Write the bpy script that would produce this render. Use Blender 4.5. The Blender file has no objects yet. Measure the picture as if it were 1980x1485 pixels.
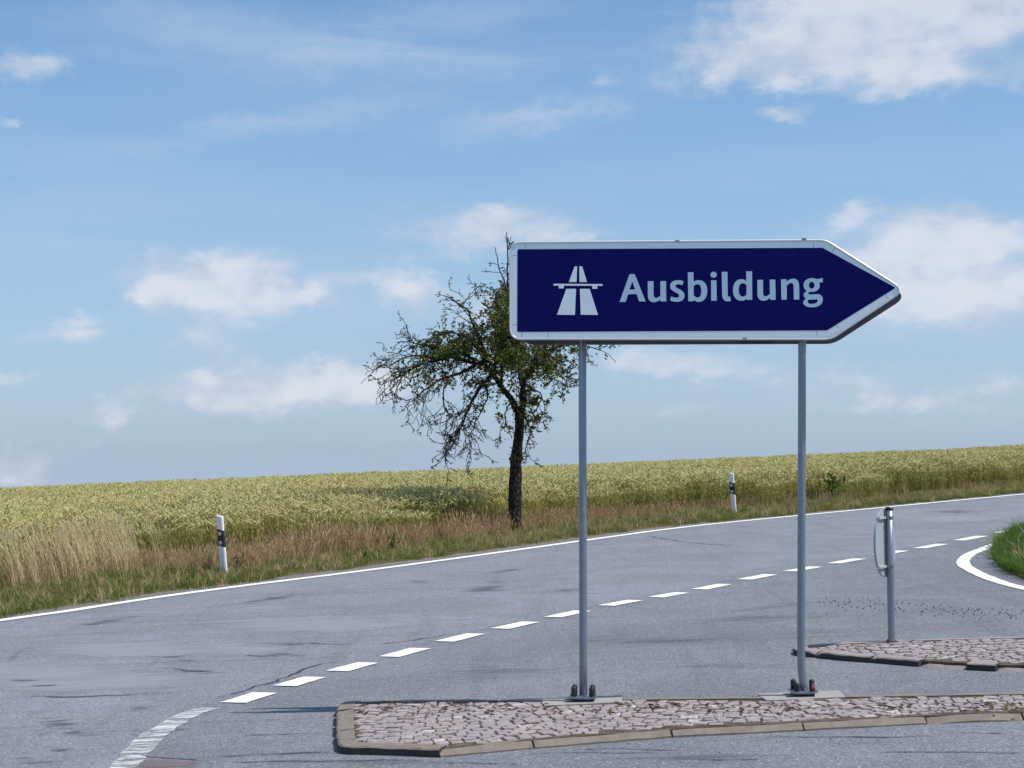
import bpy, bmesh, math, random
import numpy as np
from mathutils import Vector, Matrix
from mathutils.geometry import tessellate_polygon

scene = bpy.context.scene
C = scene.collection
rnd = random.Random(7)
nrs = np.random.RandomState(11)

# ---------------------------------------------------------------- camera
FPX, HORIZON, CX, CY = 3200.0, 880.0, 990.0, 742.5     # photograph is 1980 x 1485
EYE = 2.10
PITCH = math.atan((HORIZON - CY) / FPX)
cam_d = bpy.data.cameras.new('camera')
cam = bpy.data.objects.new('camera', cam_d)
C.objects.link(cam)
cam.location = (0, 0, EYE)
cam.rotation_euler = (math.pi / 2 + PITCH, 0, 0)
cam_d.sensor_width = 36
cam_d.lens = 36 * FPX / 1980
cam_d.clip_start = 0.1
cam_d.clip_end = 6000
scene.camera = cam

# ---------------------------------------------------------------- sun
SUN_EL = math.radians(58)
SUN_AZ = math.radians(103)         # clockwise from +Y: the sun stands to the right, a little behind the viewer's shoulder line
sl = bpy.data.lights.new('sun', 'SUN')
sl.energy = 4.5
sl.angle = math.radians(0.55)
sl.color = (1.0, 0.955, 0.89)
so = bpy.data.objects.new('sun', sl)
C.objects.link(so)
so.location = (30, 0, 40)
so.rotation_euler = (0, math.pi / 2 - SUN_EL, math.pi / 2 - SUN_AZ)

scene.cycles.max_bounces = 5
scene.cycles.diffuse_bounces = 2
scene.cycles.glossy_bounces = 2
scene.cycles.transmission_bounces = 2
scene.cycles.transparent_max_bounces = 8
scene.cycles.caustics_reflective = False
scene.cycles.caustics_refractive = False
scene.view_settings.view_transform = 'Standard'
scene.view_settings.look = 'None'
scene.view_settings.exposure = 0.0
scene.view_settings.gamma = 1.0
scene.view_settings.use_curve_mapping = False


# ---------------------------------------------------------------- node helpers
class NT:
    def __init__(self, tree):
        self.t = tree
        self.t.nodes.clear()

    def n(self, kind, **kw):
        nd = self.t.nodes.new(kind)
        for k, v in kw.items():
            setattr(nd, k, v)
        return nd

    def l(self, a, b):
        self.t.links.new(a, b)

    def put(self, sock, v):
        if isinstance(v, bpy.types.NodeSocket):
            self.l(v, sock)
        elif v is not None:
            sock.default_value = v

    def math(self, op, a, b=None, c=None, clamp=False):
        nd = self.n('ShaderNodeMath', operation=op)
        nd.use_clamp = clamp
        self.put(nd.inputs[0], a)
        self.put(nd.inputs[1], b)
        self.put(nd.inputs[2], c)
        return nd.outputs[0]

    def noise(self, vec, scale, detail=4, rough=0.55, dist=0.0, w=None):
        nd = self.n('ShaderNodeTexNoise')
        if w == '2D':
            nd.noise_dimensions = '2D'
        elif w is not None:
            nd.noise_dimensions = '4D'
            nd.inputs['W'].default_value = w
        if vec is not None:
            self.l(vec, nd.inputs['Vector'])
        nd.inputs['Scale'].default_value = scale
        nd.inputs['Detail'].default_value = detail
        nd.inputs['Roughness'].default_value = rough
        nd.inputs['Distortion'].default_value = dist
        return nd.outputs[0]

    def smooth(self, v, a, b, lo=0.0, hi=1.0):
        nd = self.n('ShaderNodeMapRange', interpolation_type='SMOOTHSTEP')
        self.put(nd.inputs[0], v)
        for i, x in enumerate((a, b, lo, hi)):
            self.put(nd.inputs[i + 1], x)
        return nd.outputs[0]

    def lin(self, v, a, b, lo=0.0, hi=1.0):
        nd = self.n('ShaderNodeMapRange')
        self.put(nd.inputs[0], v)
        for i, x in enumerate((a, b, lo, hi)):
            self.put(nd.inputs[i + 1], x)
        return nd.outputs[0]

    def ramp(self, v, stops):
        nd = self.n('ShaderNodeValToRGB')
        self.put(nd.inputs[0], v)
        e = nd.color_ramp.elements
        while len(e) < len(stops):
            e.new(0.5)
        for el, (p, c) in zip(e, stops):
            el.position = p
            el.color = (*c, 1)
        return nd.outputs[0]

    def mix(self, f, a, b, mode='MIX'):
        nd = self.n('ShaderNodeMix', data_type='RGBA', blend_type=mode)
        self.put(nd.inputs[0], f)
        for s, v in ((nd.inputs[6], a), (nd.inputs[7], b)):
            if isinstance(v, tuple):
                v = (*v, 1) if len(v) == 3 else v
            self.put(s, v)
        return nd.outputs[2]

    def mapping(self, vec, scale=(1, 1, 1), rot=(0, 0, 0), loc=(0, 0, 0)):
        nd = self.n('ShaderNodeMapping')
        self.l(vec, nd.inputs[0])
        nd.inputs['Location'].default_value = loc
        nd.inputs['Rotation'].default_value = rot
        nd.inputs['Scale'].default_value = scale
        return nd.outputs[0]


def sep(N, v):
    nd = N.n('ShaderNodeSeparateXYZ')
    N.l(v, nd.inputs[0])
    return nd.outputs


def comb(N, x, y, z):
    nd = N.n('ShaderNodeCombineXYZ')
    N.put(nd.inputs[0], x)
    N.put(nd.inputs[1], y)
    N.put(nd.inputs[2], z)
    return nd.outputs[0]


# ---------------------------------------------------------------- sky (clouds laid out by compass bearing and elevation)
def make_world():
    w = bpy.data.worlds.new('World')
    scene.world = w
    w.use_nodes = True
    N = NT(w.node_tree)
    tc = N.n('ShaderNodeTexCoord')
    d = tc.outputs['Generated']
    x, y, z = sep(N, d)
    zc = N.math('MAXIMUM', z, 0.004)
    sky = N.n('ShaderNodeTexSky', sky_type='NISHITA')
    sky.sun_disc = False
    sky.sun_elevation = SUN_EL
    sky.sun_rotation = SUN_AZ
    sky.altitude = 300
    sky.air_density = 1.0
    sky.dust_density = 0.6
    sky.ozone_density = 2.2
    N.l(comb(N, x, y, zc), sky.inputs[0])
    base = N.mix(1.0, sky.outputs[0], (0.75, 0.99, 1.07), 'MULTIPLY')

    az = N.math('ARCTAN2', x, y)
    el = N.math('ARCSINE', z)
    ae = comb(N, az, N.math('MULTIPLY', el, 1.7), 0.0)     # clouds are wider than tall
    n1 = N.noise(ae, 10.0, 5, 0.55, 0.0, w='2D')
    n1up = N.noise(N.mapping(ae, loc=(-0.006, 0.022, 0)), 10.0, 3, 0.55, 0.0, w='2D')
    n2 = N.noise(ae, 34.0, 5, 0.62, 0.0, w='2D')
    n3 = N.noise(N.mapping(ae, (1, 3.2, 1), (0, 0, -0.20)), 5.0, 5, 0.55, 0.4, w='2D')     # wisps
    billow = N.math('ADD', N.math('MULTIPLY', N.math('SUBTRACT', n1, 0.5), 1.6),
                    N.math('MULTIPLY', N.math('SUBTRACT', n2, 0.5), 1.1))

    def ang(px, py):
        return math.atan((px - CX) / FPX), math.atan(-(py - HORIZON) / FPX)

    # centre px, radius px, weight, softness below
    cumulus = [
        (1840, 30, 260, 70, 1.0), (1660, 60, 160, 62, 0.85), (1430, 118, 130, 40, .8), (1820, 165, 190, 28, .6), (1560, 118, 110, 44, .55),
        (1010, 436, 125, 36, .72), (830, 462, 130, 34, .45), (1110, 450, 50, 22, .4),
        (360, 548, 90, 36, .85), (460, 540, 85, 42, .85), (420, 590, 150, 36, .3), (275, 574, 30, 16, .5), (380, 655, 80, 50, .25),
        (612, 575, 40, 22, .45), (700, 530, 62, 26, .42), (790, 560, 46, 26, .8), (740, 600, 110, 44, .3),
        (360, 752, 70, 22, .7), (590, 740, 130, 36, .72), (480, 770, 130, 34, .55), (710, 748, 90, 32, .6),
        (215, 795, 46, 30, .62), (100, 650, 70, 26, .35), (165, 645, 36, 20, .55), (30, 740, 50, 16, .35), (25, 905, 50, 40, .5), (150, 860, 60, 24, .25),
        (1760, 500, 150, 62, .78), (1890, 470, 90, 40, .7), (1660, 410, 26, 18, .4), (1740, 440, 90, 40, .55), (1930, 570, 120, 60, .5), (1700, 590, 220, 50, .35),
        (35, 155, 74, 26, .72), (5, 258, 16, 10, .5), (1520, 226, 40, 15, .6), (1170, 146, 28, 16, .35), (930, 600, 60, 30, .5),
        (1400, 712, 130, 24, .45), (1330, 790, 44, 14, .55), (1660, 740, 80, 22, .4), (1740, 780, 90, 26, .5), (1930, 770, 60, 46, .55), (1240, 690, 120, 26, .3), (1540, 770, 60, 24, .4),
    ]
    wn_ = N.n('ShaderNodeTexNoise', noise_dimensions='2D')
    N.l(ae, wn_.inputs['Vector'])
    wn_.inputs['Scale'].default_value = 42.0
    wn_.inputs['Detail'].default_value = 4.0
    wn_.inputs['Roughness'].default_value = 0.6
    wv = N.n('ShaderNodeVectorMath', operation='MULTIPLY_ADD')
    N.l(wn_.outputs['Color'], wv.inputs[0])
    wv.inputs[1].default_value = (0.034, 0.022, 0)
    N.l(comb(N, N.math('SUBTRACT', az, 0.017), N.math('SUBTRACT', el, 0.011), 0.0), wv.inputs[2])
    flat = wv.outputs[0]

    def blob(acc, px, py, rx, ry, rot, wgt, k):
        a0, e0 = ang(px, py)
        mp = N.n('ShaderNodeMapping', vector_type='TEXTURE')
        N.l(flat, mp.inputs[0])
        mp.inputs['Location'].default_value = (a0, e0, 0)
        mp.inputs['Rotation'].default_value = (0, 0, -rot)
        mp.inputs['Scale'].default_value = (rx / FPX, ry / FPX, 1)
        dt = N.n('ShaderNodeVectorMath', operation='DOT_PRODUCT')
        N.l(mp.outputs[0], dt.inputs[0])
        N.l(mp.outputs[0], dt.inputs[1])
        g = N.math('POWER', math.exp(-k), dt.outputs['Value'])
        return N.math('MULTIPLY', g, wgt) if acc is None else N.math('MULTIPLY_ADD', g, wgt, acc)

    cov = None
    for (px, py, rx, ry, wgt) in cumulus:
        cov = blob(cov, px, py, rx, ry, 0.0, wgt, 0.7)
    cov = N.math('MULTIPLY', N.math('SUBTRACT', 1.0, N.math('POWER', math.exp(-1.25), cov)), 1.1)
    # the same kind of scattered cumulus goes on all round, outside the part that can be seen from the road
    aa = N.math('ABSOLUTE', az)
    out = N.math('MAXIMUM', N.smooth(aa, 0.31, 0.42), N.smooth(el, 0.28, 0.38))
    ng = N.noise(N.mapping(ae, loc=(3.1, 1.7, 0)), 4.0, 3, 0.5, 0.0, w='2D')
    gen = N.math('MULTIPLY', N.smooth(ng, 0.52, 0.72), 0.8)
    cov = N.math('MULTIPLY_ADD', gen, out, cov)

    # high wisps
    streaks = [(490, 250, 260, 20, -0.19, .48), (1150, 190, 230, 24, -0.24, .55), (430, 60, 330, 40, 0.10, .30), (840, 40, 240, 40, -0.25, .40),
               (800, 100, 500, 44, 0.02, .36), (1200, 60, 320, 34, -0.12, .45), (300, 480, 520, 50, 0.0, .22), (60, 390, 260, 70, 0.0, .18), (1300, 620, 900, 90, 0, .25), (620, 430, 420, 60, -.1, .15), (1400, 330, 400, 60, 0, .10), (1080, 215, 200, 16, -.1, .3)]
    wis = None
    for (px, py, rx, ry, rot, wgt) in streaks:
        wis = blob(wis, px, py, rx, ry, rot, wgt, 0.8)
    wis = N.math('MULTIPLY_ADD', out, 0.2, wis)

    # pale air low over the land, the same all round
    haze = N.smooth(el, 0.30, -0.02, 0.0, 0.66)
    hz = N.mix(haze, base, (2.80, 3.42, 5.35))
    wn = N.smooth(n3, 0.28, 0.68, 0.25, 1.2)
    veil = N.math('MULTIPLY', N.smooth(n3, 0.35, 0.75), 0.14)

    def compose(cov, wis):
        edge = N.math('ADD', cov, N.math('MULTIPLY', billow, N.math('MULTIPLY', N.smooth(cov, 0.02, 0.30), 0.50)))
        cum = N.math('MULTIPLY', N.smooth(edge, 0.10, 0.86), 0.76)
        w = N.math('MULTIPLY_ADD', wis, wn, veil, clamp=True)
        wc = N.mix(N.math('MULTIPLY', w, 0.8), hz, (3.55, 4.45, 6.0))
        shade = N.smooth(N.math('ADD', N.math('MULTIPLY', N.math('SUBTRACT', n1, n1up), 3.0), N.math('MULTIPLY', edge, 0.75)), 0.0, 0.95)
        ccol = N.mix(shade, (4.15, 4.70, 5.75), (6.0, 6.1, 6.55))
        bg = N.n('ShaderNodeBackground')
        N.l(N.mix(cum, wc, ccol), bg.inputs[0])
        bg.inputs[1].default_value = 0.13
        return bg.outputs[0]

    ms = N.n('ShaderNodeMixShader')
    N.l(N.math('GREATER_THAN', out, 0.9999), ms.inputs[0])
    N.l(compose(cov, wis), ms.inputs[1])
    N.l(compose(gen, N.math('ADD', 0.2, 0.0)), ms.inputs[2])
    bg = ms
    o = N.n('ShaderNodeOutputWorld')
    N.l(bg.outputs[0], o.inputs[0])


make_world()
scene.world.cycles.sampling_method = 'MANUAL'
scene.world.cycles.sample_map_resolution = 256


# ---------------------------------------------------------------- lay of the land
PA, PB = 0.04, 0.012                # the ground rises to the right and away
P0 = np.array([-6.487, 21.077])
TD = np.array([0.66296, 0.74865])   # along the road's far edge
ND = np.array([-0.74865, 0.66296])  # into the field
KN = np.array([15, 30, 45, 60, 75, 95.0])
KV = np.array([-0.03869, -0.03, -0.02095, -0.00672, 0.00809, 0.02291])


def plane_z(x, y):
    return PA * x + PB * y


def ground_z(x, y):
    x = np.asarray(x, float)
    y = np.asarray(y, float)
    d = (x - P0[0]) * ND[0] + (y - P0[1]) * ND[1] - 2
    s = (x - P0[0]) * TD[0] + (y - P0[1]) * TD[1]
    d = np.maximum(d, 0)
    dq = np.minimum(d, 70)
    g = 0.0009 * (dq * dq + 140 * (d - dq)) + np.interp(s, KN, KV) * np.minimum(d, 60)
    de = (x - P0[0]) * ND[0] + (y - P0[1]) * ND[1] - edge_d(s)
    q = np.clip((de - 0.25) / 1.9, 0, 1)
    q2 = np.clip((de - 4) / 14, 0, 1)
    bank = 0.17 * q * q * (3 - 2 * q) - 0.27 * q2 * q2 * (3 - 2 * q2)     # the verge stands a little above the road
    return PA * np.clip(x, -150, 150) + PB * np.clip(y, -150, 250) - g + bank


def sd(s, d):
    return P0[0] + TD[0] * s + ND[0] * d, P0[1] + TD[1] * s + ND[1] * d


def ray(px, py):
    dx = (px - CX) / FPX
    dv = -(py - CY) / FPX
    return np.array([dx, math.cos(PITCH) - dv * math.sin(PITCH), math.sin(PITCH) + dv * math.cos(PITCH)])


def gp(px, py, h=0.0):
    """the place on the road's plane (h above it) that the photograph shows at this pixel"""
    r = ray(px, py)
    t = (h - EYE) / (r[2] - PA * r[0] - PB * r[1])
    p = r * t
    return Vector((p[0], p[1], p[2] + EYE))


def gpf(px, py):
    """the same, on the real ground with its bank"""
    r = ray(px, py)
    t = 8.0
    while t < 120 and EYE + r[2] * t > float(ground_z(r[0] * t, r[1] * t)):
        t += 0.02
    return Vector((r[0] * t, r[1] * t, float(ground_z(r[0] * t, r[1] * t))))


def atY(px, py, Y):
    r = ray(px, py)
    t = Y / r[1]
    return Vector((r[0] * t, Y, r[2] * t + EYE))


EDGE_PX = [(0, 1201.8), (101, 1189), (202, 1172.7), (303, 1156), (404, 1143.7), (500, 1130.3), (625, 1115.7), (751, 1099.4), (876, 1082), (1001.5, 1065),
           (1120, 1047.7), (1200, 1037), (1279, 1025.5), (1357.6, 1016), (1541, 998.5), (1712, 982), (1846, 969), (1980, 956.4)]
EDGE = [gp(*e) for e in EDGE_PX]
# smooth the traced points a little
ES = [Vector(p) for p in EDGE]
for i in range(1, len(ES) - 1):
    ES[i] = (EDGE[i - 1] + EDGE[i] * 2 + EDGE[i + 1]) / 4
ta = (ES[2] - ES[0]).normalized()
tb = (ES[-1] - ES[-4]).normalized()


def on_plane(x, y, h=0.0):
    return Vector((x, y, plane_z(x, y) + h))


EDGE_LINE = [on_plane(ES[0].x - ta.x * L - 0.0 * L, ES[0].y - ta.y * L) for L in (90, 40, 20, 10, 5)] + ES + [on_plane(ES[-1].x + tb.x * L, ES[-1].y + tb.y * L) for L in (5, 10, 20, 40, 90)]
EX = np.array([p.x for p in EDGE_LINE])
EY = np.array([p.y for p in EDGE_LINE])
ESs = (EX - P0[0]) * TD[0] + (EY - P0[1]) * TD[1]
EDd = (EX - P0[0]) * ND[0] + (EY - P0[1]) * ND[1]


def edge_d(s):
    """distance of the painted edge line from the straight reference line, at s along it"""
    return np.interp(s, ESs, EDd)


# ---------------------------------------------------------------- mesh helpers
def link(name, me, mat=None, parent=None):
    o = bpy.data.objects.new(name, me)
    C.objects.link(o)
    if mat is not None and me is not None and not me.materials:
        for m in (mat if isinstance(mat, (list, tuple)) else [mat]):
            me.materials.append(m)
    if parent is not None:
        o.parent = parent
    return o


def mesh(name, verts, faces, smooth=False):
    me = bpy.data.meshes.new(name)
    me.from_pydata([tuple(v) for v in verts], [], faces)
    if smooth:
        me.polygons.foreach_set('use_smooth', [True] * len(me.polygons))
    me.update()
    return me


def bm_mesh(name, bm, smooth=False):
    me = bpy.data.meshes.new(name)
    bmesh.ops.recalc_face_normals(bm, faces=bm.faces)
    bm.to_mesh(me)
    bm.free()
    if smooth:
        me.polygons.foreach_set('use_smooth', [True] * len(me.polygons))
    return me


def empty(name, loc, rot=(0, 0, 0)):
    o = bpy.data.objects.new(name, None)
    C.objects.link(o)
    o.empty_display_size = 0.2
    o.location = loc
    o.rotation_euler = rot
    return o


def tag(o, label=None, cat=None, group=None, kind=None):
    for k, v in (('label', label), ('category', cat), ('group', group), ('kind', kind)):
        if v:
            o[k] = v
    return o


def ribbon(pts_l, pts_r):
    v = list(pts_l) + list(pts_r)
    n = len(pts_l)
    return v, [(i, i + 1, n + i + 1, n + i) for i in range(n - 1)]


def tube(path, radii, sides=8, cap=True, v=None, f=None, rough=0.0, rs=None):
    """append a tapered tube along path to vertex/face lists"""
    if v is None:
        v, f = [], []
    path = [Vector(p) for p in path]
    base = len(v)
    up = Vector((0.31, 0.17, 0.93)).normalized()
    prev = None
    for i, p in enumerate(path):
        t = (path[min(i + 1, len(path) - 1)] - path[max(i - 1, 0)])
        t = t.normalized() if t.length > 1e-9 else Vector((0, 0, 1))
        if prev is None:
            a = t.cross(up)
            if a.length < 0.05:
                a = t.cross(Vector((1, 0, 0)))
        else:
            a = prev - t * prev.dot(t)
        a.normalize()
        prev = a
        b = t.cross(a)
        for k in range(sides):
            an = 2 * math.pi * k / sides
            r = radii[i] * (1 + (rs.uniform(-rough, rough) if rough else 0))
            v.append(p + a * (math.cos(an) * r) + b * (math.sin(an) * r))
    for i in range(len(path) - 1):
        for k in range(sides):
            k2 = (k + 1) % sides
            f.append((base + i * sides + k, base + i * sides + k2, base + (i + 1) * sides + k2, base + (i + 1) * sides + k))
    if cap:
        f.append(tuple(base + k for k in range(sides))[::-1])
        m = base + (len(path) - 1) * sides
        f.append(tuple(m + k for k in range(sides)))
    return v, f


def prism(poly, z0, z1):
    """closed extrusion of a 2-D polygon, local XY -> Z"""
    n = len(poly)
    v = [Vector((p[0], p[1], z0)) for p in poly] + [Vector((p[0], p[1], z1)) for p in poly]
    f = [tuple(range(n))[::-1], tuple(range(n, 2 * n))]
    f += [(i, (i + 1) % n, n + (i + 1) % n, n + i) for i in range(n)]
    return v, f


# ---------------------------------------------------------------- materials
def mat(name):
    m = bpy.data.materials.new(name)
    m.use_nodes = True
    N = NT(m.node_tree)
    b = N.n('ShaderNodeBsdfPrincipled')
    o = N.n('ShaderNodeOutputMaterial')
    N.l(b.outputs[0], o.inputs[0])
    N.b = b
    N.o = o
    return m, N


def bump(N, h, strength=0.3, dist=0.01):
    nd = N.n('ShaderNodeBump')
    nd.inputs['Strength'].default_value = strength
    nd.inputs['Distance'].default_value = dist
    N.l(h, nd.inputs['Height'])
    N.l(nd.outputs[0], N.b.inputs['Normal'])


def simple(name, col, rough=0.6, metal=0.0, var=0.08, scale=8.0, bstr=0.0, spec=None):
    m, N = mat(name)
    tc = N.n('ShaderNodeTexCoord').outputs['Object']
    n = N.noise(tc, scale, 6, 0.6)
    c = N.mix(n, tuple(x * (1 - var * 2) for x in col), tuple(min(1, x * (1 + var * 2)) for x in col))
    N.l(c, N.b.inputs['Base Color'])
    N.b.inputs['Roughness'].default_value = rough
    N.b.inputs['Metallic'].default_value = metal
    if spec is not None:
        N.b.inputs['Specular IOR Level'].default_value = spec
    if bstr:
        bump(N, N.noise(tc, scale * 4, 6, 0.7), bstr, 0.004)
    return m


def asphalt(name, tint, dark, seed):
    m, N = mat(name)
    pos = N.mapping(N.n('ShaderNodeNewGeometry').outputs['Position'], loc=(seed * 3.1, seed * 1.7, 0))
    grain = N.noise(pos, 85, 3, 0.75, w='2D')
    fine = N.n('ShaderNodeTexVoronoi')
    fine.voronoi_dimensions = '2D'
    N.l(pos, fine.inputs['Vector'])
    fine.inputs['Scale'].default_value = 70
    chips = N.math('FRACT', N.math('MULTIPLY', sep(N, fine.outputs['Color'])[0], 7.3))
    mott = N.noise(pos, 0.55, 6, 0.62, 0.6, w='2D')
    along = N.noise(N.mapping(pos, (3.0, 0.22, 1), (0, 0, math.radians(41))), 1.0, 6, 0.6, 0.4, w='2D')
    across = N.noise(N.mapping(pos, (0.30, 3.4, 1), (0, 0, math.radians(4))), 1.0, 6, 0.65, 0.7, w='2D')
    c = N.mix(N.smooth(mott, 0.3, 0.72), tuple(x * 0.90 for x in tint), tuple(x * 1.10 for x in tint))
    c = N.mix(N.math('MULTIPLY', N.smooth(along, 0.52, 0.72), 0.28), c, tuple(x * 0.62 for x in tint))
    c = N.mix(N.math('MULTIPLY', N.smooth(across, 0.57, 0.70), 0.40), c, tuple(x * 0.60 for x in tint))
    c = N.mix(N.math('MULTIPLY', N.smooth(across, 0.46, 0.34), 0.22), c, tuple(x * 1.25 for x in tint))
    g = N.math('ADD', N.lin(grain, 0.3, 0.7, 0.62, 1.38), N.lin(chips, 0, 1, -0.28, 0.28))
    c = N.mix(1.0, c, comb(N, g, g, g), 'MULTIPLY')
    spark = N.math('GREATER_THAN', chips, 0.955)
    c = N.mix(N.math('MULTIPLY', spark, 0.30), c, (0.50, 0.48, 0.46))
    pit = N.math('MULTIPLY', N.smooth(grain, 0.36, 0.26), dark)
    c = N.mix(pit, c, (0.05, 0.05, 0.055))
    N.l(c, N.b.inputs['Base Color'])
    N.b.inputs['Roughness'].default_value = 0.86
    N.b.inputs['Specular IOR Level'].default_value = 0.3
    bump(N, grain, 0.5, 0.008)
    return m


M = {}
M['asphalt'] = asphalt('old_asphalt', (0.205, 0.215, 0.245), 0.55, 1.0)
M['asphalt2'] = asphalt('apron_asphalt', (0.175, 0.183, 0.205), 0.55, 9.0)


def paint_mat(name, wear):
    m, N = mat(name)
    pos = N.n('ShaderNodeNewGeometry').outputs['Position']
    n = N.noise(pos, 9, 8, 0.7)
    n2 = N.noise(pos, 60, 3, 0.7)
    cr = N.noise(N.mapping(pos, (0.5, 6, 1)), 2.2, 6, 0.6, 1.0)
    c = N.mix(N.smooth(n, 0.35, 0.75), (0.78, 0.78, 0.77), (0.86, 0.86, 0.85))
    f = N.math('ADD', N.math('MULTIPLY', N.math('ADD', N.math('MULTIPLY', n, 0.5), N.math('MULTIPLY', n2, 0.5)), 1.0), N.math('MULTIPLY', N.math('SUBTRACT', cr, 0.5), wear))
    lo = 0.74 - wear * 0.24
    c = N.mix(N.math('MULTIPLY', N.smooth(f, lo, lo + 0.16), 0.9), c, (0.21, 0.215, 0.235))
    if wear > 0.6:
        c = N.mix(0.58, c, (0.21, 0.215, 0.235))
    N.l(c, N.b.inputs['Base Color'])
    N.b.inputs['Roughness'].default_value = 0.7
    bump(N, n2, 0.3, 0.003)
    return m


M['paint'] = paint_mat('road_paint', 0.25)


def worn_paint():
    m, N = mat('worn_road_paint')
    pos = N.n('ShaderNodeNewGeometry').outputs['Position']
    a = N.noise(N.mapping(pos, (0.7, 4.5, 1), (0, 0, 0.25)), 2.4, 7, 0.72, 0.8, w='2D')
    b = N.noise(pos, 16, 5, 0.7, w='2D')
    f = N.math('ADD', N.math('MULTIPLY', a, 0.75), N.math('MULTIPLY', b, 0.25))
    N.l(N.mix(b, (0.62, 0.62, 0.61), (0.76, 0.76, 0.75)), N.b.inputs['Base Color'])
    N.b.inputs['Roughness'].default_value = 0.75
    tr = N.n('ShaderNodeBsdfTransparent')
    mx = N.n('ShaderNodeMixShader')
    N.l(N.smooth(f, 0.58, 0.40, 0.08, 0.82), mx.inputs[0])
    N.l(tr.outputs[0], mx.inputs[1])
    N.l(N.b.outputs[0], mx.inputs[2])
    N.l(mx.outputs[0], N.o.inputs[0])
    return m


M['paint_worn'] = worn_paint()


def decal_mat(name, col, strength, thr=(0.35, 0.75), scale=3.0, stretch=(1, 1, 1), amp=1.3):
    """stain on asphalt; attribute 'fade' is 1 in the middle and 0 at the rim"""
    m, N = mat(name)
    at = N.n('ShaderNodeAttribute', attribute_name='fade')
    pos = N.n('ShaderNodeNewGeometry').outputs['Position']
    n = N.noise(N.mapping(pos, stretch), scale, 6, 0.68, 0.6, w='2D')
    gr = N.noise(pos, 85, 2, 0.75, w='2D')
    a = N.smooth(N.math('ADD', at.outputs['Fac'], N.math('MULTIPLY', N.math('SUBTRACT', n, 0.5), amp)), thr[0], thr[1])
    a = N.math('MULTIPLY', a, strength)
    a = N.math('MULTIPLY', a, N.smooth(at.outputs['Fac'], 0.0, 0.2))
    g = N.lin(gr, 0.3, 0.7, 0.65, 1.35)
    N.l(N.mix(1.0, (*col, 1), comb(N, g, g, g), 'MULTIPLY'), N.b.inputs['Base Color'])
    N.b.inputs['Roughness'].default_value = 0.85
    tr = N.n('ShaderNodeBsdfTransparent')
    mx = N.n('ShaderNodeMixShader')
    N.l(a, mx.inputs[0])
    N.l(tr.outputs[0], mx.inputs[1])
    N.l(N.b.outputs[0], mx.inputs[2])
    N.l(mx.outputs[0], N.o.inputs[0])
    return m


M['stain'] = decal_mat('tar_stain', (0.085, 0.09, 0.11), 0.55, (0.55, 1.15), 1.5, (1.0, 5.0, 1), 3.6)
M['skid'] = decal_mat('tyre_skid', (0.10, 0.105, 0.12), 0.30, (0.45, 1.15), 1.6, (0.6, 8, 1), 3.0)
M['pale'] = decal_mat('dusty_patch', (0.34, 0.34, 0.37), 0.62, (0.2, 0.75), 1.2, (0.5, 3, 1))
M['crack'] = decal_mat('asphalt_crack', (0.035, 0.035, 0.04), 0.85, (0.1, 0.5), 6.0)
M['broken'] = decal_mat('broken_edge', (0.20, 0.155, 0.165), 0.7, (0.2, 0.6), 4.0)

M['concrete'] = simple('kerb_concrete', (0.205, 0.170, 0.138), 0.9, var=0.22, scale=14, bstr=0.5)
M['pink_stone'] = simple('pinkish_kerb_stone', (0.30, 0.25, 0.235), 0.9, var=0.2, scale=20, bstr=0.5)
M['kerb_black'] = simple('shade_and_tyre_black_concrete', (0.045, 0.040, 0.038), 0.9, var=0.35, scale=16, bstr=0.5)  # kerb-face shade mixed into the colour, on top of tyre rubber
M['footing'] = simple('footing_concrete', (0.33, 0.305, 0.275), 0.9, var=0.16, scale=18, bstr=0.6)
M['steel'] = simple('galvanised_steel', (0.25, 0.28, 0.33), 0.40, 0.6, var=0.08, scale=22)
M['alu'] = simple('aluminium_edge', (0.74, 0.76, 0.79), 0.36, 0.25, var=0.03, scale=10)
M['alu_back'] = simple('sign_back_grey', (0.30, 0.32, 0.35), 0.55, 0.2, var=0.05, scale=10)
M['dark_back'] = simple('shade_dark_back', (0.075, 0.075, 0.085), 0.6, 0.1, var=0.1, scale=10)  # near-black: the shadow on the back panel is put into its colour
M['disc_back'] = simple('grey_disc_back', (0.36, 0.40, 0.43), 0.5, 0.1, var=0.04, scale=6)
M['bright'] = simple('zinc_clamp', (0.70, 0.72, 0.74), 0.35, 0.5, var=0.05, scale=30)
M['cap'] = simple('black_plastic_cap', (0.018, 0.016, 0.017), 0.6, var=0.2, scale=20)
M['cap_red'] = simple('reddish_plastic_cap', (0.10, 0.012, 0.012), 0.6, var=0.2, scale=20)
M['rust'] = simple('rusty_flange', (0.14, 0.10, 0.085), 0.8, 0.2, var=0.25, scale=30)
M['post_white'] = simple('white_plastic_post', (0.80, 0.80, 0.79), 0.45, var=0.03, scale=5)
M['post_black'] = simple('black_plastic_band', (0.014, 0.014, 0.015), 0.5, var=0.1, scale=5)
M['reflector'] = simple('grey_reflector', (0.55, 0.56, 0.58), 0.25, 0.3, var=0.06, scale=60)
M['sign_white'] = simple('sign_white_film', (0.84, 0.93, 0.95), 0.38, var=0.02, scale=6)
M['sign_letter'] = simple('sign_letter_film', (0.50, 0.66, 0.78), 0.42, var=0.01, scale=6)
M['sign_blue'] = simple('sign_blue_film', (0.0022, 0.0045, 0.105), 0.6, var=0.08, scale=60, spec=0.10)
M['seam'] = simple('film_seam', (0.22, 0.27, 0.31), 0.6)


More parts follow.
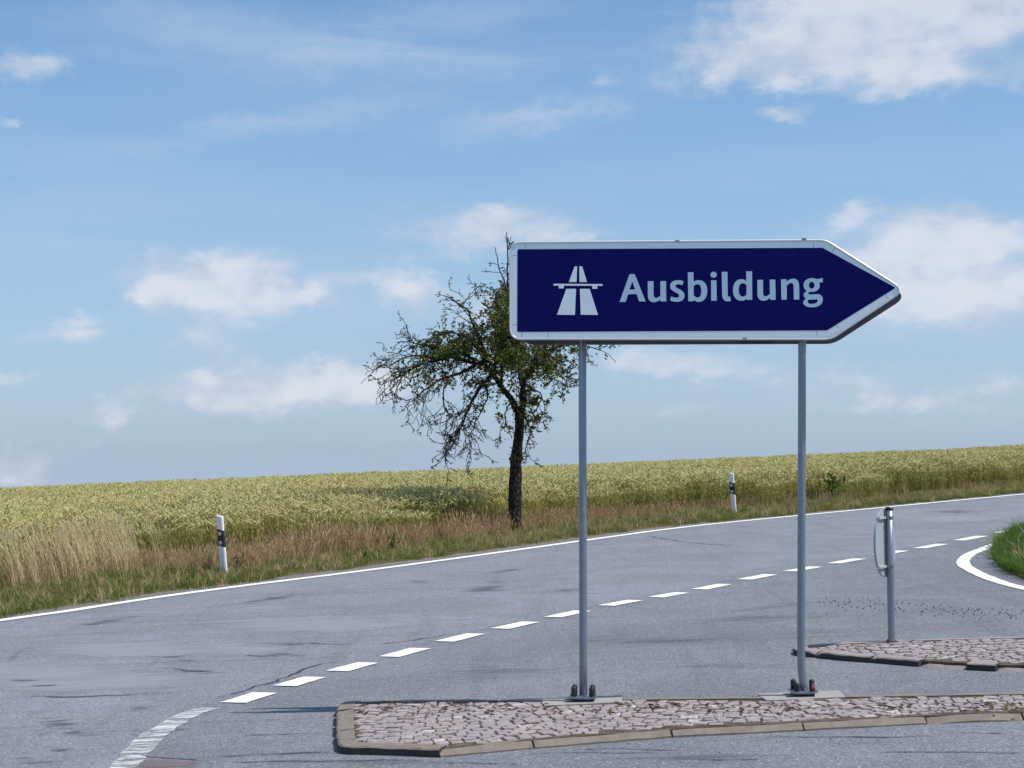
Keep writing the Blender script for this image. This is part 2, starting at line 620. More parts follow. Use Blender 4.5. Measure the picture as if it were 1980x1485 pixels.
def cobble_mat():
    m, N = mat('porphyry_cobble')
    g = N.n('ShaderNodeNewGeometry')
    oi = N.n('ShaderNodeObjectInfo')
    r = N.math('FRACT', N.math('ADD', N.math('MULTIPLY', oi.outputs['Random'], 3.7), N.math('MULTIPLY', g.outputs['Random Per Island'], 5.3)))
    c = N.ramp(r, [(0.0, (0.315, 0.275, 0.275)), (0.3, (0.345, 0.295, 0.285)), (0.5, (0.30, 0.275, 0.28)), (0.72, (0.37, 0.305, 0.28)), (0.93, (0.37, 0.325, 0.31)), (1.0, (0.55, 0.53, 0.52))])
    n = N.noise(g.outputs['Position'], 45, 6, 0.7)
    n2 = N.noise(g.outputs['Position'], 11, 4, 0.6)
    c = N.mix(N.smooth(n, 0.3, 0.72), N.mix(1, c, (0.72, 0.70, 0.72), 'MULTIPLY'), N.mix(1, c, (1.18, 1.16, 1.16), 'MULTIPLY'))
    c = N.mix(N.math('MULTIPLY', N.smooth(n2, 0.56, 0.70), 0.55), c, (0.15, 0.105, 0.075))
    N.l(c, N.b.inputs['Base Color'])
    N.b.inputs['Roughness'].default_value = 0.85
    bump(N, n, 0.5, 0.006)
    return m


M['cobble'] = cobble_mat()


def soil_mat(name, c1, c2, c3, sc=6):
    m, N = mat(name)
    pos = N.n('ShaderNodeNewGeometry').outputs['Position']
    n = N.noise(pos, sc, 8, 0.7)
    n2 = N.noise(pos, sc * 6, 5, 0.7)
    c = N.ramp(n, [(0.3, c1), (0.52, c2), (0.72, c3)])
    c = N.mix(N.smooth(n2, 0.35, 0.7), N.mix(1, c, (0.6, 0.6, 0.6), 'MULTIPLY'), c)
    N.l(c, N.b.inputs['Base Color'])
    N.b.inputs['Roughness'].default_value = 0.95
    N.b.inputs['Specular IOR Level'].default_value = 0.1
    bump(N, N.math('ADD', n, N.math('MULTIPLY', n2, 0.6)), 0.7, 0.03)
    return m


M['ground'] = soil_mat('field_soil', (0.085, 0.085, 0.03), (0.15, 0.125, 0.05), (0.19, 0.16, 0.07), 4)
M['verge'] = soil_mat('verge_soil', (0.10, 0.085, 0.04), (0.12, 0.115, 0.045), (0.20, 0.165, 0.10), 5)
M['shoulder'] = soil_mat('gravelly_shoulder', (0.16, 0.145, 0.12), (0.26, 0.235, 0.215), (0.33, 0.30, 0.28), 12)
M['mortar'] = soil_mat('joint_dirt', (0.07, 0.048, 0.034), (0.17, 0.125, 0.095), (0.24, 0.20, 0.165), 9)
M['gravel'] = simple('shoulder_gravel', (0.25, 0.225, 0.215), 0.95, var=0.3, scale=30)
M['chip'] = simple('loose_stone', (0.12, 0.115, 0.12), 0.9, var=0.4, scale=30)


def plant_mat(name, stops, rough=0.75, trans=0.25, obj_w=2.1, isl_w=3.3):
    """leaf colour varied from plant to plant and blade to blade"""
    m, N = mat(name)
    g = N.n('ShaderNodeNewGeometry')
    oi = N.n('ShaderNodeObjectInfo')
    pos = g.outputs['Position']
    big = N.noise(pos, 0.35, 4, 0.6)
    r = N.math('FRACT', N.math('ADD', N.math('MULTIPLY', oi.outputs['Random'], obj_w), N.math('MULTIPLY', g.outputs['Random Per Island'], isl_w)))
    r = N.math('ADD', N.math('MULTIPLY', r, 0.75), N.math('MULTIPLY', N.smooth(big, 0.3, 0.7), 0.25))
    c = N.ramp(r, stops)
    N.l(c, N.b.inputs['Base Color'])
    N.b.inputs['Roughness'].default_value = rough
    N.b.inputs['Specular IOR Level'].default_value = 0.25
    if trans:
        t = N.n('ShaderNodeBsdfTranslucent')
        N.l(c, t.inputs[0])
        mx = N.n('ShaderNodeMixShader')
        mx.inputs[0].default_value = trans
        N.l(N.b.outputs[0], mx.inputs[1])
        N.l(t.outputs[0], mx.inputs[2])
        N.l(mx.outputs[0], N.o.inputs[0])
    return m


M['ear'] = plant_mat('wheat_ear', [(0, (0.463, 0.452, 0.178)), (0.35, (0.617, 0.577, 0.248)), (0.7, (0.725, 0.640, 0.302)), (1, (0.800, 0.624, 0.267))])
M['wleaf'] = plant_mat('wheat_leaf', [(0, (0.148, 0.201, 0.069)), (0.5, (0.281, 0.302, 0.092)), (0.85, (0.446, 0.389, 0.123)), (1, (0.594, 0.431, 0.154))], trans=0.35)
M['wstem'] = plant_mat('wheat_stem', [(0, (0.255, 0.248, 0.065)), (0.6, (0.420, 0.359, 0.104)), (1, (0.570, 0.400, 0.143))])
M['grass'] = plant_mat('verge_grass', [(0, (0.098, 0.135, 0.030)), (0.5, (0.172, 0.211, 0.048)), (0.82, (0.265, 0.259, 0.075)), (1, (0.414, 0.324, 0.140))], trans=0.35)
M['lush'] = plant_mat('lush_grass', [(0, (0.055, 0.11, 0.02)), (0.6, (0.10, 0.19, 0.03)), (0.9, (0.19, 0.24, 0.06)), (1, (0.34, 0.30, 0.14))], trans=0.35)
M['dry'] = plant_mat('dry_grass', [(0, (0.413, 0.315, 0.149)), (0.4, (0.550, 0.400, 0.223)), (0.8, (0.632, 0.486, 0.283)), (1, (0.303, 0.315, 0.105))], trans=0.3)
M['pink'] = plant_mat('reddish_dry_grass', [(0, (0.416, 0.284, 0.162)), (0.5, (0.600, 0.397, 0.247)), (0.85, (0.734, 0.529, 0.323)), (1, (0.333, 0.321, 0.114))], trans=0.3)
M['straw'] = plant_mat('pale_straw', [(0, (0.652, 0.528, 0.314)), (0.6, (0.793, 0.660, 0.414)), (1, (0.510, 0.441, 0.215))], trans=0.3)
M['weed'] = plant_mat('weed_leaf', [(0, (0.035, 0.085, 0.015)), (0.6, (0.07, 0.15, 0.025)), (1, (0.16, 0.22, 0.05))], trans=0.35)
M['litter'] = plant_mat('brown_litter', [(0, (0.06, 0.035, 0.02)), (0.6, (0.12, 0.07, 0.04)), (1, (0.22, 0.15, 0.09))], trans=0.1)
M['flower'] = plant_mat('small_white_flower', [(0, (0.75, 0.75, 0.72)), (1, (0.82, 0.82, 0.80))], trans=0.1)
M['leaf'] = plant_mat('pear_leaf', [(0, (0.045, 0.056, 0.013)), (0.4, (0.083, 0.105, 0.019)), (0.75, (0.150, 0.168, 0.031)), (0.92, (0.240, 0.210, 0.050)), (1, (0.300, 0.168, 0.062))], rough=0.55, trans=0.3)


def bark_mat():
    m, N = mat('dark_bark')
    pos = N.n('ShaderNodeNewGeometry').outputs['Position']
    n = N.noise(N.mapping(pos, (1, 1, 0.55)), 26, 8, 0.7, 0.4)
    v = N.n('ShaderNodeTexVoronoi', feature='DISTANCE_TO_EDGE')
    N.l(N.mapping(pos, (1, 1, 0.5)), v.inputs['Vector'])
    v.inputs['Scale'].default_value = 17
    h = N.math('ADD', N.math('MULTIPLY', N.smooth(v.outputs[0], 0.0, 0.28), 0.45), N.math('MULTIPLY', n, 0.7))
    c = N.mix(N.smooth(h, 0.3, 0.95), (0.016, 0.012, 0.011), (0.075, 0.060, 0.052))
    N.l(c, N.b.inputs['Base Color'])
    N.b.inputs['Roughness'].default_value = 0.95
    N.b.inputs['Specular IOR Level'].default_value = 0.1
    bump(N, h, 1.0, 0.03)
    return m


M['bark'] = bark_mat()
M['twig'] = simple('twig_bark', (0.030, 0.024, 0.020), 0.9, var=0.3, scale=10)

# ================================================================ ground and road
def build_ground():
    ss = np.concatenate([[-420, -300, -200, -140, -100, -70], np.arange(-50, 110, 2.5), [115, 130, 160, 200, 280, 420]])
    dd = np.concatenate([[-260, -160, -100, -60, -40, -25, -12, -6], np.arange(-2, 40, 1.0), [42, 46, 52, 60, 75, 100, 150, 230, 340]])
    S, D = np.meshgrid(ss, dd, indexing='ij')
    X, Y = sd(S, D)
    Z = ground_z(X, Y)
    de = D - edge_d(S)
    Z = Z - np.where(de < 0.0, 0.02, 0.0)
    n, m = S.shape
    v = np.stack([X.ravel(), Y.ravel(), Z.ravel()], 1)
    f = [(i * m + j, (i + 1) * m + j, (i + 1) * m + j + 1, i * m + j + 1) for i in range(n - 1) for j in range(m - 1)]
    o = link('ground', mesh('ground', v, f, True), M['ground'])
    tag(o, kind='structure')
    # verge sheet between the asphalt and the wheat
    L = np.concatenate([[-80], np.arange(-40, 90, 1.0), [110]])
    rows = []
    for off in (0.10, 0.50, 0.8, 1.4, 2.2, 3.0, 3.6):
        x, y = sd(L, edge_d(L) + off)
        bumpy = nrs.uniform(0, 0.02, len(L)) + (0.035 if 0.5 < off < 3.3 else 0)
        rows.append(np.stack([x, y, ground_z(x, y) + (0.006 if off < 0.2 else 0.008 + bumpy) - (0.05 if off > 3.4 else 0)], 1))
    v = np.concatenate(rows)
    k = len(L)
    f = [(r * k + i, r * k + i + 1, (r + 1) * k + i + 1, (r + 1) * k + i) for r in range(len(rows) - 1) for i in range(k - 1)]
    sh = [q for q in f if max(q) < 2 * k]
    f = [q for q in f if max(q) >= 2 * k]
    tag(link('shoulder', mesh('shoulder', v[:2 * k], sh, True), M['shoulder']), kind='structure')
    o = link('verge', mesh('verge', v, f, True), M['verge'])
    tag(o, kind='structure')


build_ground()

SEAM_PX = [(100, 1484), (235, 1478), (248, 1455), (300, 1415), (360, 1378), (420, 1352), (470, 1337), (545, 1315), (660, 1280), (770, 1256), (880, 1228), (1000, 1203), (1110, 1180), (1200, 1161),
           (1330, 1139), (1470, 1111), (1640, 1080), (1800, 1052), (1950, 1023)]
SEAM = [gp(*p) for p in SEAM_PX]


def build_road():
    # main carriageway: from just beyond the painted edge line towards the viewer
    L = np.concatenate([[-95, -60, -30], np.arange(-14, 62, 0.8), [70, 90, 120]])
    rag = nrs.uniform(-0.035, 0.035, len(L))
    xa, ya = sd(L, edge_d(L) + 0.20 + rag)
    xb, yb = sd(L, edge_d(L) * 0 - 70)
    v, f = ribbon([on_plane(x, y, 0.010) for x, y in zip(xa, ya)], [on_plane(x, y, 0.010) for x, y in zip(xb, yb)])
    road = tag(link('road', mesh('road', v, f), M['asphalt']), kind='structure')
    # newer surface of the junction mouth, nearer than the seam
    s0, s1 = SEAM[1], SEAM[-1]
    e = (SEAM[-1] - SEAM[-3]).normalized()
    top = [on_plane(p.x, p.y, 0.012) for p in SEAM[1:]] + [on_plane(s1.x + e.x * 40, s1.y + e.y * 40, 0.012)]
    jit = random.Random(3)
    fine = []
    for a, b in zip(top[:-1], top[1:]):
        k = max(1, int((b - a).length / 0.15)) if (b - a).length < 10 else 1
        for i in range(k):
            p = a.lerp(b, i / k)
            fine.append(on_plane(p.x + jit.uniform(-.02, .02), p.y + jit.uniform(-.02, .02), 0.012))
    fine.append(top[-1])
    low = []
    for i, p in enumerate(fine):
        q = i / (len(fine) - 1)
        low.append(on_plane(-2.45 + q * 60, 10.0 - 24 * min(1, q * 3 + .15) + 12 * q, 0.012))
    v, f = ribbon(fine, low)
    side = tag(link('junction_road', mesh('junction_road', v, f), M['asphalt2']), kind='structure')

    def stripe(name, pts, w, m, parent, h, jitter=0.004):
        l, r = [], []
        for i, p in enumerate(pts):
            t = pts[min(i + 1, len(pts) - 1)] - pts[max(i - 1, 0)]
            n = Vector((-t.y, t.x, 0)).normalized()
            ww = w if not callable(w) else w(i / (len(pts) - 1))
            a = p + n * (ww / 2 + jit.uniform(-jitter, jitter))
            b = p - n * (ww / 2 + jit.uniform(-jitter, jitter))
            l.append(on_plane(a.x, a.y, h))
            r.append(on_plane(b.x, b.y, h))
        v, f = ribbon(l, r)
        return link(name, mesh(name, v, f), m, parent)

    def dense(pts, step=0.25):
        out = []
        for i in range(len(pts) - 1):
            p0, p1, p2, p3 = pts[max(i - 1, 0)], pts[i], pts[i + 1], pts[min(i + 2, len(pts) - 1)]
            k = max(1, int((p2 - p1).length / step))
            for j in range(k):
                t = j / k
                out.append(0.5 * ((2 * p1) + (p2 - p0) * t + (2 * p0 - 5 * p1 + 4 * p2 - p3) * t * t + (3 * p1 - p0 - 3 * p2 + p3) * t ** 3))
        out.append(pts[-1])
        return out

    stripe('edge_line', dense(EDGE_LINE[2:-2], 0.4), 0.225, M['paint'], road, 0.0185, 0.006)
    cur = [gp(*p) for p in [(2080, 1160), (2030, 1151), (1980, 1140), (1940, 1130), (1900, 1115), (1872, 1101), (1863, 1092), (1865, 1083), (1878, 1073), (1905, 1062), (1930, 1052), (1960, 1040), (2000, 1027), (2050, 1014)]]
    stripe('edge_line', dense(cur, 0.2), lambda q: 0.185 - 0.03 * abs(q - .5), M['paint'], side, 0.0200, 0.008)
    fad = [gp(*p) for p in [(405, 1373), (360, 1388), (325, 1408), (290, 1432), (262, 1462), (240, 1490), (215, 1530)]]
    stripe('worn_line', dense(fad, 0.1), 0.19, M['paint_worn'], side, 0.0200, 0.014)
    dash = [(482, 1353), (580, 1321.5), (682, 1293), (783, 1265), (890, 1236), (997, 1212), (1098, 1190), (1200, 1168.5), (1293, 1153), (1377, 1137), (1465, 1118), (1552, 1102.5), (1637, 1087),
            (1722, 1071), (1800, 1058), (1877, 1042.5), (1952, 1028), (2030, 1013)]
    c = [gp(*p) for p in dash]
    for i in range(len(c) - 1):
        t = c[min(i + 1, len(c) - 1)] - c[max(i - 1, 0)]
        per = t.length / (2 if i else 1)
        t.normalize()
        half = per * 0.29
        pts = [c[i] + t * (half * q) for q in (-1, -.6, -.2, .2, .6, 1)]
        stripe('lane_dash', pts, 0.235, M['paint'], side, 0.0200, 0.007)

    lift = [0.0]

    def blotch(name, px, py, rx, ry, m, parent, h, rot=0.0, tilt=0.0):
        """stain, rx/ry in photograph pixels about (px,py)"""
        n = 20
        lift[0] += 0.00004
        h += lift[0]
        ctr = gp(px, py)
        v = [on_plane(ctr.x, ctr.y, h)]
        fade = [1.0]
        for ring, (q, fd) in enumerate(((0.5, 0.6), (1.0, 0.0))):
            for k in range(n):
                a = 2 * math.pi * k / n
                g = gp(px + rx * q * math.cos(a), py + ry * q * math.sin(a) - tilt * rx * q * math.cos(a))
                v.append(on_plane(g.x, g.y, h))
                fade.append(fd)
        f = [(0, 1 + k, 1 + (k + 1) % n) for k in range(n)]
        f += [(1 + k, 1 + n + k, 1 + n + (k + 1) % n, 1 + (k + 1) % n) for k in range(n)]
        me = mesh(name, v, f)
        at = me.attributes.new('fade', 'FLOAT', 'POINT')
        at.data.foreach_set('value', fade)
        return link(name, me, m, parent)

    def line_decal(name, pix, w, m, parent, h, wob=0.03):
        lift[0] += 0.00004
        h += lift[0]
        pts = dense([gp(*p) for p in pix], 0.12)
        l, mid, r = [], [], []
        for i, p in enumerate(pts):
            t = pts[min(i + 1, len(pts) - 1)] - pts[max(i - 1, 0)]
            n = Vector((-t.y, t.x, 0)).normalized()
            ww = w * jit.uniform(0.5, 1.3)
            p = p + n * jit.uniform(-wob, wob)
            a, b = p + n * ww, p - n * ww
            l.append(on_plane(a.x, a.y, h))
            mid.append(on_plane(p.x, p.y, h))
            r.append(on_plane(b.x, b.y, h))
        k = len(pts)
        v = l + mid + r
        f = [(i, i + 1, k + i + 1, k + i) for i in range(k - 1)] + [(k + i, k + i + 1, 2 * k + i + 1, 2 * k + i) for i in range(k - 1)]
        me = mesh(name, v, f)
        at = me.attributes.new('fade', 'FLOAT', 'POINT')
        mv = [min(1, i / 4, (k - 1 - i) / 4) for i in range(k)]
        at.data.foreach_set('value', [0.25] * k + mv + [0.25] * k)
        return link(name, me, m, parent)

    for (px, py, rx, ry, tl) in [(118, 1405, 62, 22, -.12), (85, 1418, 60, 10, 0), (150, 1420, 60, 12, 0), (322, 1358, 40, 8, .1), (270, 1373, 60, 9, .05), (60, 1475, 70, 10, 0), (110, 1452, 60, 8, 0), (806, 1127, 40, 8, 0),
                                 (935, 1141, 80, 10, .06), (1090, 1143, 70, 8, 0), (960, 1128, 50, 5, 0), (530, 1270, 75, 9, 0), (390, 1302, 60, 6, 0), (350, 1273, 60, 6, 0), (90, 1329, 40, 4, 0), (40, 1317, 40, 6, 0),
                                 (560, 1248, 70, 6, -.02), (1850, 990, 90, 5, 0), (980, 1105, 60, 5, 0.1), (520, 1160, 90, 7, .16), (200, 1205, 100, 7, .15), (330, 1412, 50, 6, 0), (1640, 1258, 60, 4, 0), (320, 1330, 50, 5, .02)]:
        blotch('tar_stain', px, py, rx, ry, M['stain'], road, 0.0132, tilt=tl)
    for (px, py, rx, ry, tl) in [(160, 1318, 360, 34, 0.0), (450, 1257, 190, 18, 0), (60, 1300, 240, 26, 0), (1850, 1005, 170, 12, .03), (600, 1210, 300, 24, 0), (250, 1260, 260, 26, 0)]:
        blotch('pale_patch', px, py, rx, ry, M['pale'], road, 0.0125, tilt=tl)
    for pix, w in [([(30, 1252), (60, 1245), (140, 1238), (220, 1228)], .05), ([(18, 1288), (30, 1270), (60, 1255), (160, 1247)], .07), ([(300, 1185), (420, 1175), (520, 1160), (590, 1150)], .05),
                   ([(120, 1208), (250, 1192), (400, 1180)], .06), ([(560, 1115 + 40), (700, 1142), (900, 1140)], .05), ([(1000, 1145), (1150, 1150), (1320, 1152)], .05), ([(1480, 1046), (1600, 1040), (1720, 1030)], .05)]:
        line_decal('skid_mark', pix, w, M['skid'], road, 0.0140, 0.01)
    for pix in [[(285, 1271), (320, 1273), (370, 1272)], [(295, 1293), (330, 1295), (400, 1302), (420, 1297)], [(60, 1330), (118, 1329)], [(40, 1348), (110, 1351), (200, 1348), (330, 1343)], [(540, 1249), (600, 1246), (660, 1249), (700, 1243)],
                [(415, 1353), (470, 1338), (530, 1320), (600, 1292), (660, 1280)], [(460, 1269), (520, 1271), (590, 1270)], [(1250, 1037), (1330, 1050), (1430, 1057)], [(700, 1249), (780, 1243), (880, 1226)], [(310, 1285), (350, 1279), (400, 1282)]]:
        line_decal('road_crack', pix, 0.018, M['crack'], road, 0.0145, 0.035)
    for pix in [[(240, 1456), (262, 1461), (285, 1468), (330, 1470), (365, 1472), (400, 1476), (412, 1484)], [(255, 1424), (290, 1430), (312, 1436)], [(388, 1366), (415, 1366)], [(1700, 1420 + 40), (1820, 1458), (1980, 1461)],
                [(1100, 1453), (1200, 1452), (1310, 1455)], [(1480, 1428), (1600, 1430), (1700, 1429), (1820, 1428)], [(460, 1424), (560, 1424), (640, 1420)], [(400, 1469), (560, 1460), (640, 1458)], [(420, 1478), (620, 1476), (830, 1473)], [(1000, 1463), (1150, 1460), (1320, 1461)], [(1830, 1420), (1960, 1424)], [(860, 1479), (1010, 1481)], [(1300, 1472), (1480, 1474)]]:
        line_decal('road_crack', pix, 0.012, M['crack'], side, 0.0145, 0.02)
    blotch('broken_edge', 300, 1482, 110, 12, M['broken'], side, 0.0140)
    for (px, py, rx, ry, tl) in [(700, 1478, 300, 10, 0), (1300, 1470, 300, 9, 0.02), (1750, 1440, 260, 9, 0), (520, 1440, 150, 10, 0), (1250, 1240, 240, 14, 0), (1450, 1200, 260, 14, 0.05), (1000, 1300, 200, 14, 0), (1400, 1290, 200, 12, 0), (1500, 1175, 160, 8, .1)]:
        blotch('tar_stain', px, py, rx, ry, M['skid'], side, 0.0135, tilt=tl)
    return road, side


ROAD, SIDE = build_road()


# ================================================================ cobbled traffic islands
KH = 0.070


def kerb_stone_mesh(path, inward, rs, h=KH, slope=0.02, chip=True):
    """path: outer edge points; inward: unit vectors towards the island"""
    prof = [(0.0, -0.12), (0.0, h - max(0.012, slope * .75)), (slope, h - 0.003), (slope + 0.02, h), (0.125, h + 0.002), (0.125, -0.12)]
    v, f = [], []
    n = len(path)
    c0 = rs.uniform(0, 0.03) if chip and rs.random() < .5 else 0
    c1 = rs.uniform(0, 0.03) if chip and rs.random() < .5 else 0
    for i, (p, w) in enumerate(zip(path, inward)):
        for j, (a, z) in enumerate(prof):
            zz, aa = z, a
            if j in (1, 2, 3):
                zz += rs.uniform(-.003, .003)
                aa += rs.uniform(-.003, .003)
                if i == 0 and c0:
                    zz -= c0 * (1 if j < 3 else .4)
                    aa += c0 * .5
                if i == n - 1 and c1:
                    zz -= c1 * (1 if j < 3 else .4)
                    aa += c1 * .5
            q = p + w * aa
            v.append(on_plane(q.x, q.y, zz))
    m = len(prof)
    for i in range(n - 1):
        for j in range(m):
            j2 = (j + 1) % m
            f.append((i * m + j, i * m + j2, (i + 1) * m + j2, (i + 1) * m + j))
    f.append(tuple(range(m)))
    f.append(tuple((n - 1) * m + j for j in range(m))[::-1])
    return v, f


def inside(poly, x, y):
    c = False
    j = len(poly) - 1
    for i in range(len(poly)):
        xi, yi, xj, yj = poly[i][0], poly[i][1], poly[j][0], poly[j][1]
        if (yi > y) != (yj > y) and x < (xj - xi) * (y - yi) / (yj - yi) + xi:
            c = not c
        j = i
    return c


def cobble_variants(rs, k=7):
    out = []
    for _ in range(k):
        v = []
        jit = [(rs.uniform(-.10, .10), rs.uniform(-.10, .10)) for _ in range(4)]
        for (sc, z) in ((0.99, -1.0), (0.99, 0.62), (0.88, 1.0)):
            for (cx, cy), (jx, jy) in zip(((-1, -1), (1, -1), (1, 1), (-1, 1)), jit):
                zz = z + (rs.uniform(-.07, .07) if z > .9 else 0)
                v.append((0.5 * cx * sc + jx * sc * .5, 0.5 * cy * sc + jy * sc * .5, zz))
        v.append((0, 0, 1.07))
        f = []
        for a in (0, 4):
            for i in range(4):
                f.append((a + i, a + (i + 1) % 4, a + 4 + (i + 1) % 4, a + 4 + i))
        for i in range(4):
            f.append((8 + i, 8 + (i + 1) % 4, 12))
        out.append((v, f))
    return out


def build_island(name, label, outline, breaks, seed, closed_from, skip=(), low=(), slopes=None, split=True):
    """outline: outer polygon (counter-clockwise) as world points; breaks: kerb stones as index ranges along the densified outline"""
    rs = random.Random(seed)
    n = len(outline)
    base = on_plane(sum(p.x for p in outline) / n, sum(p.y for p in outline) / n, 0)
    # bed of dirt between the stones, 12 mm below their tops
    v = [on_plane(p.x, p.y, -0.05) for p in outline] + [on_plane(p.x, p.y, KH - 0.014) for p in outline]
    # shrink so that the kerb covers its rim
    cx, cy = base.x, base.y
    inn = []
    for i, p in enumerate(outline):
        t = outline[(i + 1) % n] - outline[i - 1]
        w = Vector((-t.y, t.x, 0)).normalized()
        inn.append(w)
    v = [on_plane(p.x + w.x * .06, p.y + w.y * .06, -0.05) for p, w in zip(outline, inn)] + [on_plane(p.x + w.x * .06, p.y + w.y * .06, KH - 0.010) for p, w in zip(outline, inn)]
    f = [tuple(range(n, 2 * n))] + [(i, (i + 1) % n, n + (i + 1) % n, n + i) for i in range(n)]
    isl = tag(link(name, mesh(name, v, f), M['mortar']), label, kind='structure')
    # kerb stones
    per = [outline[i] for i in range(n)]
    for si, (path, lo) in enumerate(breaks):
        ins = []
        for i, p in enumerate(path):
            t = path[min(i + 1, len(path) - 1)] - path[max(i - 1, 0)]
            ins.append(Vector((-t.y, t.x, 0)).normalized())
        v, f = kerb_stone_mesh(path, ins, rs, KH - lo[0], lo[1])
        ctr = path[len(path) // 2]
        off = on_plane(ctr.x, ctr.y, 0)
        o = link('kerb_stone', mesh('kerb_stone', [q - off for q in v], f), M['pink_stone'] if lo[3:] else M['concrete'], isl)
        if lo[2:] and lo[2]:                       # outer face gets its shade as near-black colour, along with tyre rubber
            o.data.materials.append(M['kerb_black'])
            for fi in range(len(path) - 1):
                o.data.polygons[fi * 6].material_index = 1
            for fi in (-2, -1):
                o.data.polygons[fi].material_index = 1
        o.location = off
    return isl, inn


def fill_cobbles(isl, outline, inn, seed, size, n_parts, avoid=(), left_rows=0):
    rs = random.Random(seed)
    inner = [(p.x + w.x * .128, p.y + w.y * .128) for p, w in zip(outline, inn)]
    xs = [p[0] for p in inner]
    ys = [p[1] for p in inner]
    var = cobble_variants(rs)
    meshes = []
    for k, (v, f) in enumerate(var):
        me = mesh('cobblestone', v, f)
        me.materials.append(M['cobble'])
        meshes.append(me)
    spots = []
    y = min(ys) - 0.3
    row = 0
    while y < max(ys) + .3:
        x = min(xs) - .1 + rs.uniform(0, .1)
        d = size * rs.uniform(.85, 1.1)
        while x < max(xs) + .1:
            w = size * rs.uniform(0.8, 1.45)
            arc = 0.14 * math.sin((x + w / 2) * 2.6) + rs.uniform(-.02, .02)
            slope = math.atan(0.36 * math.cos((x + w / 2) * 2.6))
            cx, cy = x + w / 2, y + arc
            if inside(inner, cx, cy) and not any(a <= cx <= b and c <= cy <= e for a, b, c, e in avoid):
                # keep whole stones clear of the kerb
                ok = all(inside(inner, cx + sx * w * .12, cy + sy * d * .12) for sx in (-1, 1) for sy in (-1, 1))
                if ok:
                    spots.append((cx, cy, w - .006, d - .006, slope + rs.uniform(-.12, .12)))
            x += w
        y += d
        row += 1
    vis = []
    for s in spots:
        p = on_plane(s[0], s[1], KH)
        dd = p.y
        px = CX + FPX * p.x / dd
        vis.append((0 if -20 < px < 2000 else 1, dd))
    order = sorted(range(len(spots)), key=lambda i: vis[i])
    tv, tf = [], []
    gx = Matrix.Rotation(math.atan(PB), 4, 'X') @ Matrix.Rotation(-math.atan(PA), 4, 'Y')
    for rank, i in enumerate(order):
        cx, cy, w, d, a = spots[i]
        loc = on_plane(cx, cy, KH - 0.054 + rs.uniform(-.005, .004))
        k = rs.randrange(len(meshes))
        mtx = Matrix.Translation(loc) @ gx @ Matrix.Rotation(a + rs.choice((0, math.pi)), 4, 'Z') @ Matrix.Rotation(rs.uniform(-.05, .05), 4, 'X') @ Matrix.Rotation(rs.uniform(-.05, .05), 4, 'Y') @ Matrix.Diagonal((w, d, 0.050, 1))
        if rank < n_parts:
            o = bpy.data.objects.new('cobblestone', meshes[k])
            C.objects.link(o)
            o.parent = isl
            o.matrix_local = mtx
        else:
            b = len(tv)
            tv += [mtx @ Vector(q) for q in var[k][0]]
            tf += [tuple(b + j for j in q) for q in var[k][1]]
    if tv:
        tag(link('cobblestones', mesh('cobblestones', tv, tf), M['cobble'], isl), kind='stuff')


def cut(pts, a, b, step=0.16, gap=0.006):
    """densified stretch of a polyline between fractional lengths a and b (metres)"""
    L = [0]
    for p, q in zip(pts[:-1], pts[1:]):
        L.append(L[-1] + (q - p).length)
    a, b = max(0, a + gap), min(L[-1], b - gap)
    k = max(2, int((b - a) / step) + 1)
    out = []
    for i in range(k):
        s = a + (b - a) * i / (k - 1)
        for j in range(len(pts) - 1):
            if s <= L[j + 1] + 1e-9:
                t = (s - L[j]) / max(1e-9, L[j + 1] - L[j])
                out.append(pts[j].lerp(pts[j + 1], t))
                break
    return out, L[-1]


def plen(pts):
    return sum((q - p).length for p, q in zip(pts[:-1], pts[1:]))


